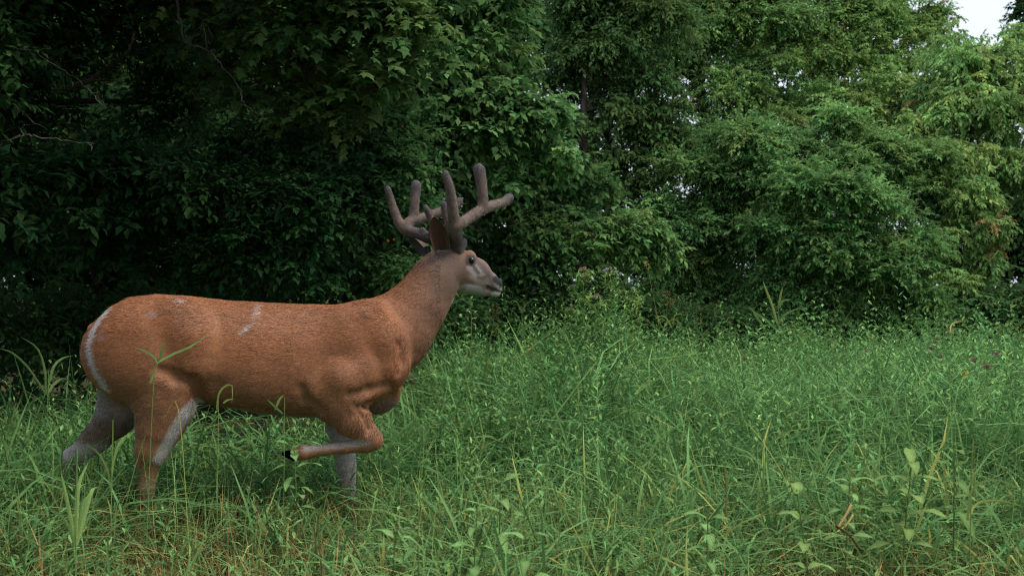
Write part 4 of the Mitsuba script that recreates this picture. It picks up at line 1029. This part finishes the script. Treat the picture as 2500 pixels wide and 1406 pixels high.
# hollows: the flank before the stifle, behind the elbow, under the point of the shoulder
buck.ball(B(500, 945, -0.235), [R(36), 0.05, R(22)], 0.05, carve=True)
buck.ball(B(735, 985, -0.245), [R(30), 0.05, R(40)], 0.05, carve=True)
buck.ball(B(905, 985, -0.15), [R(32), 0.035, R(14)], 0.02, carve=True)
def crease(pts, r, k, deep):
    """A groove along the near side: the field is carved where a line of sight-free points meets the hide."""
    q = [B(a, b, 0) for a, b in pts]
    hits = []
    for p in q:
        ys = np.linspace(p[1] - 0.35, p[1], 400)
        col = np.stack([np.full(400, p[0]), ys, np.full(400, p[2])], 1)
        col[:, [0, 2]] = (col[:, [0, 2]] - [0, 1.0]) * (ys / p[1])[:, None] + [0, 1.0]
        hits.append(col[np.argmax(buck.sample(col) < 0)] + [0, deep, 0])
    for a, b in zip(hits[:-1], hits[1:]):
        buck.cone(a, r, b, r, k, carve=True)


def swell(pts, r, k, deep):
    q = []
    for a, b in pts:
        p = B(a, b, 0)
        ys = np.linspace(p[1] - 0.35, p[1], 400)
        col = np.stack([p[0] * ys / p[1], ys, 1 + (p[2] - 1) * ys / p[1]], 1)
        q.append(col[np.argmax(buck.sample(col) < 0)] + [0, deep, 0])
    for a, b in zip(q[:-1], q[1:]):
        buck.cone(a, r, b, r, k)


swell([(425, 775), (462, 830), (470, 890)], 0.05, 0.08, 0.048)      # front of the thigh
swell([(905, 770), (945, 830), (962, 885)], 0.035, 0.08, 0.037)     # front edge of the shoulder
swell([(770, 950), (830, 925), (880, 905)], 0.035, 0.06, 0.031)     # upper arm muscle
crease([(395, 903), (430, 918), (472, 928)], 0.013, 0.035, -0.002)  # above the stifle
crease([(476, 925), (486, 960), (490, 985)], 0.012, 0.035, 0.0)     # flank fold
crease([(858, 962), (905, 950), (952, 938)], 0.009, 0.03, -0.003)     # under the point of the shoulder
crease([(742, 950), (752, 975), (790, 1002)], 0.009, 0.03, -0.003)     # behind the elbow
crease([(978, 840), (986, 880), (980, 905)], 0.009, 0.03, -0.006)   # neck against shoulder
crease([(870, 985), (885, 1015), (900, 1045)], 0.006, 0.015, -0.002)
bv, bf = buck.mesh()
bn = buck.normal(bv)
rumple = meshkit.fbm(bv * np.array([14.0, 14, 20]), 3, 3) - 0.5
bv = bv + bn * (rumple * 0.0035)[:, None]


def stroke(s, t, pts):
    """Distance of the points (s, t) from a polyline."""
    out = np.full(len(s), 1e9)
    for (a, b), (c, e) in zip(pts[:-1], pts[1:]):
        u = np.clip(((s - a) * (c - a) + (t - b) * (e - b)) / max((c - a) ** 2 + (e - b) ** 2, 1e-9), 0, 1)
        out = np.minimum(out, np.hypot(s - a - u * (c - a), t - b - u * (e - b)))
    return out


def sm(a, b, x):
    u = np.clip((x - a) / (b - a), 0, 1)
    return u * u * (3 - 2 * u)


MARKS = [  # strokes of fur colour: points, radius, softness, colour, strength
    ([(1112, 640), (1150, 668)], 38, 20, (0.20, 0.13, 0.10), 0.85),
    ([(1128, 612), (1146, 624)], 13, 10, (0.30, 0.16, 0.10), 0.8),
    ([(1160, 690), (1200, 696)], 17, 14, (0.33, 0.25, 0.215), 0.8),
    ([(1168, 670), (1200, 686)], 15, 12, (0.36, 0.29, 0.27), 0.75),
    ([(1149, 654), (1168, 674)], 6, 7, (0.50, 0.44, 0.43), 0.75),
    ([(1159, 638), (1176, 662)], 3, 4, (0.60, 0.54, 0.52), 0.9),
    ([(1154, 645), (1163, 660), (1170, 668)], 3, 4, (0.10, 0.075, 0.07), 0.9),
    ([(1165, 640), (1185, 662), (1206, 682)], 5, 5, (0.11, 0.085, 0.085), 0.8),
    ([(1168, 678), (1180, 680), (1194, 676)], 4, 4, (0.11, 0.08, 0.08), 0.8),
    ([(1198, 684), (1204, 694)], 4, 4, (0.13, 0.10, 0.10), 0.7),
    ([(1124, 680), (1146, 692)], 9, 8, (0.15, 0.085, 0.055), 0.8),
    ([(1140, 700), (1170, 706)], 6, 6, (0.60, 0.60, 0.58), 0.9),
    ([(1128, 708), (1180, 716)], 7, 8, (0.38, 0.37, 0.32), 0.8),
    ([(1149, 636)], 12, 5, (0.05, 0.04, 0.035), 0.9),
    ([(1190, 701), (1208, 706), (1224, 710)], 4, 3, (0.03, 0.025, 0.025), 0.95),
    ([(1205, 719), (1220, 722)], 5, 4, (0.5, 0.48, 0.46), 0.9),
    ([(1217, 701), (1222, 704)], 4, 3, (0.62, 0.58, 0.58), 0.9),
    ([(1212, 682), (1224, 692)], 8, 4, (0.02, 0.018, 0.02), 1.0),
    ([(1110, 735), (1099, 768), (1077, 815)], 4, 6, (0.40, 0.37, 0.36), 0.75),
    ([(1088, 612), (1100, 600)], 14, 16, (0.17, 0.12, 0.095), 0.6),
    ([(480, 984), (436, 1048), (394, 1118)], 9, 7, (0.62, 0.58, 0.57), 0.95),
    ([(900, 1074), (820, 1084), (750, 1092)], 8, 5, (0.46, 0.40, 0.385), 0.9),
    ([(262, 757), (241, 795), (233, 840), (240, 880), (256, 915), (276, 948)], 7, 5, (0.66, 0.62, 0.64), 0.95),
    ([(629, 746), (633, 776)], 2.5, 2.5, (0.62, 0.52, 0.50), 0.75),
    ([(634, 788), (620, 796), (606, 810)], 3, 2.5, (0.60, 0.54, 0.56), 0.8),
    ([(262, 812), (272, 822)], 3.5, 4, (0.28, 0.24, 0.26), 0.7),
    ([(380, 764), (392, 770)], 3, 4, (0.5, 0.42, 0.44), 0.5),
    ([(440, 735), (452, 737)], 3, 4, (0.5, 0.42, 0.44), 0.5),
    ([(892, 764), (902, 776)], 3, 3, (0.16, 0.09, 0.07), 0.7),
]


def coat(p):
    s, t, off = side_view(p)
    n1 = meshkit.fbm(p * 9.0, 3, 1)[:, None]
    n2 = meshkit.noise(p * np.array([60.0, 60, 160]), 2)[:, None]
    n3 = meshkit.noise(np.stack([p[:, 0] * 38 - p[:, 2] * 9, p[:, 1] * 38, p[:, 2] * 150], -1), 12)[:, None]
    c = np.array([[0.37, 0.147, 0.061]]) * np.ones((len(p), 1))
    backline = np.interp(s, sec[:, 0], sec[:, 1])
    low = sm(90, 260, t - backline)[:, None] * (s < 1000)[:, None]
    c = c * (1 - low) + np.array([[0.375, 0.172, 0.086]]) * low
    neck = sm(960, 1060, s)[:, None]
    c = c * (1 - neck) + np.array([[0.30, 0.150, 0.09]]) * neck
    poll = (sm(1025, 1085, s) * sm(790, 700, t))[:, None]
    c = c * (1 - poll) + np.array([[0.235, 0.140, 0.105]]) * poll
    c = c * (0.80 + 0.40 * n1) * (0.90 + 0.20 * n2) * (0.87 + 0.26 * n3)
    w = (sm(985, 1012, t) * (s > 470) * (s < 840) * (np.abs(off) < 0.10))[:, None]
    c = c * (1 - w) + np.array([[0.40, 0.35, 0.31]]) * w
    br = (sm(960, 985, t) * (s > 895) * (s < 990) * (off > -0.1))[:, None]
    c = c * (1 - 0.7 * br) + np.array([[0.20, 0.15, 0.13]]) * 0.7 * br
    shank = (sm(1120, 1180, t))[:, None]
    c = c * (1 - shank) + np.array([[0.26, 0.16, 0.10]]) * shank
    far = sm(0.0, 0.05, off)
    fh = (far * sm(905, 950, t) * (s < 420))[:, None]
    c = c * (1 - fh) + ((np.array([[0.30, 0.255, 0.245]]) * (1 - sm(1010, 1050, t))[:, None] + np.array([[0.20, 0.13, 0.10]]) * sm(1010, 1050, t)[:, None]) * (0.9 + 0.3 * n2)) * fh
    tip = (far * sm(245, 195, s) * sm(1082, 1104, t) * sm(1160, 1125, t))[:, None]
    c = c * (1 - tip) + np.array([[0.52, 0.47, 0.45]]) * tip
    ff = (far * sm(985, 1030, t) * (s > 760) * (s < 890))[:, None]
    c = c * (1 - ff) + (np.array([[0.42, 0.37, 0.36]]) * (0.8 + 0.4 * n2)) * ff
    jit = (n2[:, 0] - 0.5) * 5
    for pts, r, soft, colr, amt in MARKS:
        if len(pts) == 1:
            pts = pts * 2
        m = (sm(r + soft, r - soft * 0.3, stroke(s + jit, t + jit, pts)) * amt)[:, None]
        c = c * (1 - m) + np.array([colr]) * (0.9 + 0.2 * n2) * m
    return c


rng = np.random.default_rng(11)
put('deer', bv, bf, 'mat_coat', coat(bv), smooth=True, label='reddish brown deer with velvet antlers stepping through the tall grass', category='deer')
# short hair lying back along the body
tri = bv[bf]
area = np.linalg.norm(np.cross(tri[:, 1] - tri[:, 0], tri[:, 2] - tri[:, 0]), axis=1)
NH = 155000
fi = rng.choice(len(bf), NH, p=area / area.sum())
uu = np.sort(rng.random((NH, 2)), axis=1)
hp = tri[fi, 0] * uu[:, :1] + tri[fi, 1] * (uu[:, 1:] - uu[:, :1]) + tri[fi, 2] * (1 - uu[:, 1:])
hn = buck.normal(hp)
s, t, off = side_view(hp)
hd = np.zeros((NH, 3)) + [-1.0, 0, -0.30]
legs = (t > 1000)[:, None]
hd = np.where(legs, [[-0.25, 0, -1.0]], hd)
fold = ((s > 700) & (s < 925) & (t > 1070))[:, None]
hd = np.where(fold, [[-1.0, 0, -0.1]], hd)
nk = ((s > 960) & (t < 900))[:, None]
hd = np.where(nk, [[-0.75, -0.1, -0.75]], hd)
hh = ((s > 1075) & (t < 740))[:, None]
hd = np.where(hh, [[-0.9, -0.35, 0.15]], hd)
hd = hd + 0.35 * (meshkit.fbm(np.stack([hp * 7.0, hp * 7.0 + 31, hp * 7.0 + 57], 1).reshape(-1, 3), 2, 6).reshape(NH, 3) - 0.5) * 2 + rng.normal(0, 0.14, (NH, 3))
hd = unit(hd - (hd * hn).sum(1, keepdims=True) * hn)
ln = np.where(s > 1085, 0.008, np.where(t > 1060, 0.012, 0.024)) * rng.uniform(0.6, 1.3, NH)
wd = np.where(s > 1085, 0.0010, 0.0016) * rng.uniform(0.7, 1.3, NH)
lift = rng.uniform(0.06, 0.20, NH)
hs = np.cross(hd, hn)
root = hp - hn * 0.001
tip = root + (hd + hn * lift[:, None]) * ln[:, None]
fv = np.stack([root + hs * wd[:, None], root - hs * wd[:, None], tip], 1).reshape(-1, 3)
hc = coat(hp) * np.exp(rng.normal(0, 0.11, (NH, 1)))
put('deer__fur', fv, np.arange(3 * NH).reshape(-1, 3), 'mat_coat', np.repeat(hc, 3, axis=0), kind='stuff')


def on_hide(px, py):
    """Where the near side of the hide lies at a surveyed column and row."""
    d = unit(at(px, py, 4.0) - EYE)
    ts = np.linspace(3.6, 5.0, 2000)
    p = EYE + d * ts[:, None]
    k = np.argmax(buck.sample(p) < 0)
    return p[k]


def blob(c, r, sub=2):
    m = trimesh.creation.icosphere(subdivisions=sub, radius=1.0)
    return m.vertices * np.asarray(r) + c, m.faces


c = on_hide(1149, 636)
v, f = blob(c + np.array([0.001, 0.002, 0]), [0.0155, 0.0105, 0.0135], 3)
put('deer__eye', v, f, 'mat_eye', smooth=True)
c = B(1218, 687)
v, f = blob(c, [R(9), 0.022, R(8)], 3)
v = v + (meshkit.fbm(v * 160, 2, 8) - 0.5)[:, None] * 0.003
put('deer__nose', v, f, 'mat_nose', smooth=True)


def ear(base, tip, face, width, key, inner=(0.13, 0.055, 0.04)):
    """A cupped ear: an outer and an inner sheet joined at the rim."""
    base, tip = np.asarray(base, float), np.asarray(tip, float)
    L = np.linalg.norm(tip - base)
    ax = (tip - base) / L
    face = unit(face - (np.asarray(face) @ ax) * ax)
    sd = np.cross(ax, face)
    S, A = 16, 13
    rows = []
    for layer in (0, 1):
        for i in range(S + 1):
            u = i / S
            w = width * (0.55 + 0.75 * u) * max(1 - u ** 1.9, 0) ** 0.8 + 0.0005
            half = math.radians(115 * (1 - u) + 50 * u)
            for a in np.linspace(-half, half, A):
                r = w if layer == 0 else w * 0.90 + 0.0002
                p = base + ax * L * u + sd * r * math.sin(a) / max(math.sin(min(half, math.pi / 2)), 0.3) * 0.8 - face * r * (math.cos(a) - 0.35) * (0.75 - 0.2 * u)
                rows.append(p)
    v = np.array(rows)
    n1 = (S + 1) * A
    q = []
    for i in range(S):
        for j in range(A - 1):
            o = i * A + j
            q.append([o, o + 1, o + A + 1, o + A])
            q.append([n1 + o, n1 + o + A, n1 + o + A + 1, n1 + o + 1])
        for j in (0, A - 1):
            o = i * A + j
            q.append([o, o + A, n1 + o + A, n1 + o])
    u = np.tile(np.repeat(np.linspace(0, 1, S + 1), A), 2)
    e = np.tile(np.abs(np.linspace(-1, 1, A)), 2 * (S + 1))
    lay = np.repeat([0.0, 1.0], n1)[:, None]
    out = np.array([[0.15, 0.11, 0.09]]) * (1 - 0.5 * sm(0.7, 1.0, u))[:, None]
    inn = np.array([inner]) + (sm(0.5, 0.95, e) * sm(0.6, 0.1, u))[:, None] * np.array([[0.2, 0.18, 0.16]])
    inn = inn * (1 - 0.7 * sm(0.88, 1.0, np.maximum(u, e * 0.98)))[:, None]
    put(key, v, np.array(q), 'mat_coat', out * (1 - lay) + inn * lay, smooth=True)


ear(B(1078, 612, -0.055), B(1058, 530, -0.13), [0.35, -1.0, 0.0], R(40), 'deer__ear')
ear(B(1045, 612, 0.05), B(998, 588, 0.16), [-0.55, -0.75, -0.5], R(34), 'deer__ear_001', (0.05, 0.04, 0.04))

# tail: brown outside, white beneath, hanging against the rump
tailf = Field([-1.75, 3.80, 0.55], [-1.45, 4.2, 1.02], 0.005)
tp = [(262, 772, 8), (232, 805, 14), (222, 850, 17), (232, 895, 16), (250, 928, 11), (266, 955, 4)]
for a, b in zip(tp[:-1], tp[1:]):
    tailf.cone(B(a[0], a[1], -0.02), R(a[2], a[0]), B(b[0], b[1], -0.02), R(b[2], b[0]), 0.02, 1.5)
tv, tf = tailf.mesh()
s, t, off = side_view(tv)
core = np.interp(t, [772, 805, 850, 895, 928, 955], [276, 244, 234, 244, 262, 278])
wt = sm(-4, 5, s - core + 8 * (meshkit.noise(tv * 80, 4) - 0.5))[:, None]
tc = np.array([[0.34, 0.13, 0.05]]) * (1 - wt) + np.array([[0.66, 0.62, 0.63]]) * wt
put('deer__tail', tv, tf, 'mat_coat', tc, smooth=True)

# hooves
for i, (px, py, off, dx, dz) in enumerate([(360, 1318, -0.1, 0.045, -0.030), (203, 1316, 0.09, 0.03, -0.034), (708, 1112, -0.12, -0.045, 0.012), (872, 1320, 0.085, 0.045, -0.03)]):
    c = B(px, py, off)
    ax = unit(np.array([dx, 0, dz]))
    parts = []
    for sg in (-1, 1):
        m = trimesh.creation.icosphere(subdivisions=2)
        v = m.vertices.copy()
        u = v[:, 0]
        v[:, 1] *= 0.72 * (1 - 0.35 * u)
        v[:, 2] = np.maximum(v[:, 2], -0.55) * (1 - 0.45 * u)
        up = np.array([-ax[2], 0, ax[0]]) * (1 if ax[0] > 0 else -1)
        w = c + v[:, :1] * ax * 0.030 + v[:, 1:2] * np.array([0, 0.012, 0]) + v[:, 2:3] * up * 0.020 + [0, 0.012 * sg, 0.002]
        parts.append((w, np.asarray(m.faces), np.zeros((1, 3))))
    v, f, _ = join(parts)
    put('deer__hoof' + (f'_{i:03d}' if i else ''), v, f, 'mat_horn', smooth=True)


def antler(key, limbs, lo, hi):
    fld = Field(lo, hi, 0.0042)
    for limb in limbs:
        pts = curve([B(a, b, o) for a, b, r, o in limb], 4 * len(limb))
        rr = np.interp(np.linspace(0, 1, len(pts)), np.linspace(0, 1, len(limb)), [R(r * 0.88, 1120) for a, b, r, o in limb])
        for i in range(len(pts) - 1):
            fld.cone(pts[i], rr[i], pts[i + 1], rr[i + 1], 0.010)
    v, f = fld.mesh()
    n = fld.normal(v)
    v = v + n * ((meshkit.fbm(v * 60.0, 3, 9) - 0.5) * 0.004)[:, None]
    tips = np.array([B(*[limb[-1][k] for k in (0, 1, 3)]) for limb in limbs])
    dist = np.min(np.linalg.norm(v[:, None] - tips[None], axis=2), axis=1)
    k = sm(0.10, 0.0, dist)[:, None]
    c = np.array([[0.25, 0.19, 0.165]]) * (1 - k) + np.array([[0.15, 0.135, 0.145]]) * k
    c = c * (0.60 + 0.8 * meshkit.fbm(v * np.array([60.0, 60, 30]), 3, 10))[:, None]
    burr = np.linalg.norm(v - B(*[limbs[0][1][q] for q in (0, 1, 3)]), axis=1)
    dk = sm(0.075, 0.02, burr)[:, None]
    c = c * (1 - 0.62 * dk)
    put(key, v, f, 'mat_velvet', c, smooth=True)
    r_ = np.random.default_rng(77)      # the velvet's own short fuzz
    tri_ = v[f]
    w_ = np.linalg.norm(np.cross(tri_[:, 1] - tri_[:, 0], tri_[:, 2] - tri_[:, 0]), axis=1)
    m_ = 14000
    k_ = r_.choice(len(f), m_, p=w_ / w_.sum())
    h_ = tri_[k_].mean(1) + r_.normal(0, 0.001, (m_, 3))
    d_ = unit(fld.normal(h_) + r_.normal(0, 0.35, (m_, 3)) + [0, 0, 0.25])
    s_ = unit(np.cross(d_, r_.normal(0, 1, (m_, 3))))
    hv = np.stack([h_ + s_ * 0.0006, h_ - s_ * 0.0006, h_ + d_ * r_.uniform(0.0025, 0.0055, (m_, 1))], 1).reshape(-1, 3)
    put(key + '__fuzz', hv, np.arange(3 * m_).reshape(-1, 3), 'mat_velvet', np.repeat(c[f[k_, 0]] * 1.35 + 0.02, 3, axis=0), kind='stuff')


antler('deer__antler', [
    [(1116, 612, 16, -0.05), (1114, 590, 15, -0.065), (1109, 568, 14.5, -0.09), (1112, 553, 14, -0.115), (1134, 540, 13, -0.12), (1174, 513, 12.5, -0.09), (1202, 502, 12, -0.05), (1228, 495, 11, -0.02), (1245, 482, 11, 0.0)],
    [(1110, 560, 14, -0.10), (1106, 520, 13, -0.125), (1101, 475, 11, -0.14), (1094, 445, 8.5, -0.145), (1087, 421, 6, -0.14)],
    [(1178, 511, 12, -0.09), (1179, 480, 11.5, -0.09), (1174, 440, 13, -0.08), (1169, 412, 14, -0.07)],
    [(1104, 572, 9, -0.075), (1096, 550, 8.5, -0.06), (1088, 520, 7.5, -0.05), (1083, 496, 6, -0.045)],
    [(1124, 602, 11, -0.05), (1129, 596, 8, -0.045), (1131, 588, 6.5, -0.04)],
    [(1120, 585, 6, -0.05), (1125, 572, 3, -0.04)],
], [-0.32, 3.9, 1.08], [0.06, 4.65, 1.56])
antler('deer__antler_001', [
    [(1092, 606, 15, 0.055), (1070, 590, 14, 0.08), (1045, 580, 13, 0.11), (1018, 570, 12.5, 0.14), (992, 560, 12.5, 0.165), (1002, 541, 12.5, 0.185), (1030, 532, 11.5, 0.22), (1058, 523, 10.5, 0.24), (1086, 512, 9.5, 0.25), (1114, 501, 9, 0.26), (1122, 490, 8.5, 0.26)],
    [(994, 562, 12.5, 0.165), (978, 550, 11.5, 0.175), (963, 516, 9.5, 0.185), (952, 480, 7.5, 0.185), (945, 458, 5.5, 0.18)],
    [(1010, 538, 11.5, 0.20), (1012, 505, 10.5, 0.205), (1014, 470, 11, 0.21), (1016, 450, 11.5, 0.215)],
    [(1070, 588, 9, 0.075), (1060, 560, 8.5, 0.07), (1050, 530, 7.5, 0.06), (1039, 505, 5.5, 0.055)],
    [(1034, 570, 7, 0.12), (1031, 562, 5, 0.12)],
], [-0.62, 4.1, 1.08], [-0.12, 4.85, 1.52])
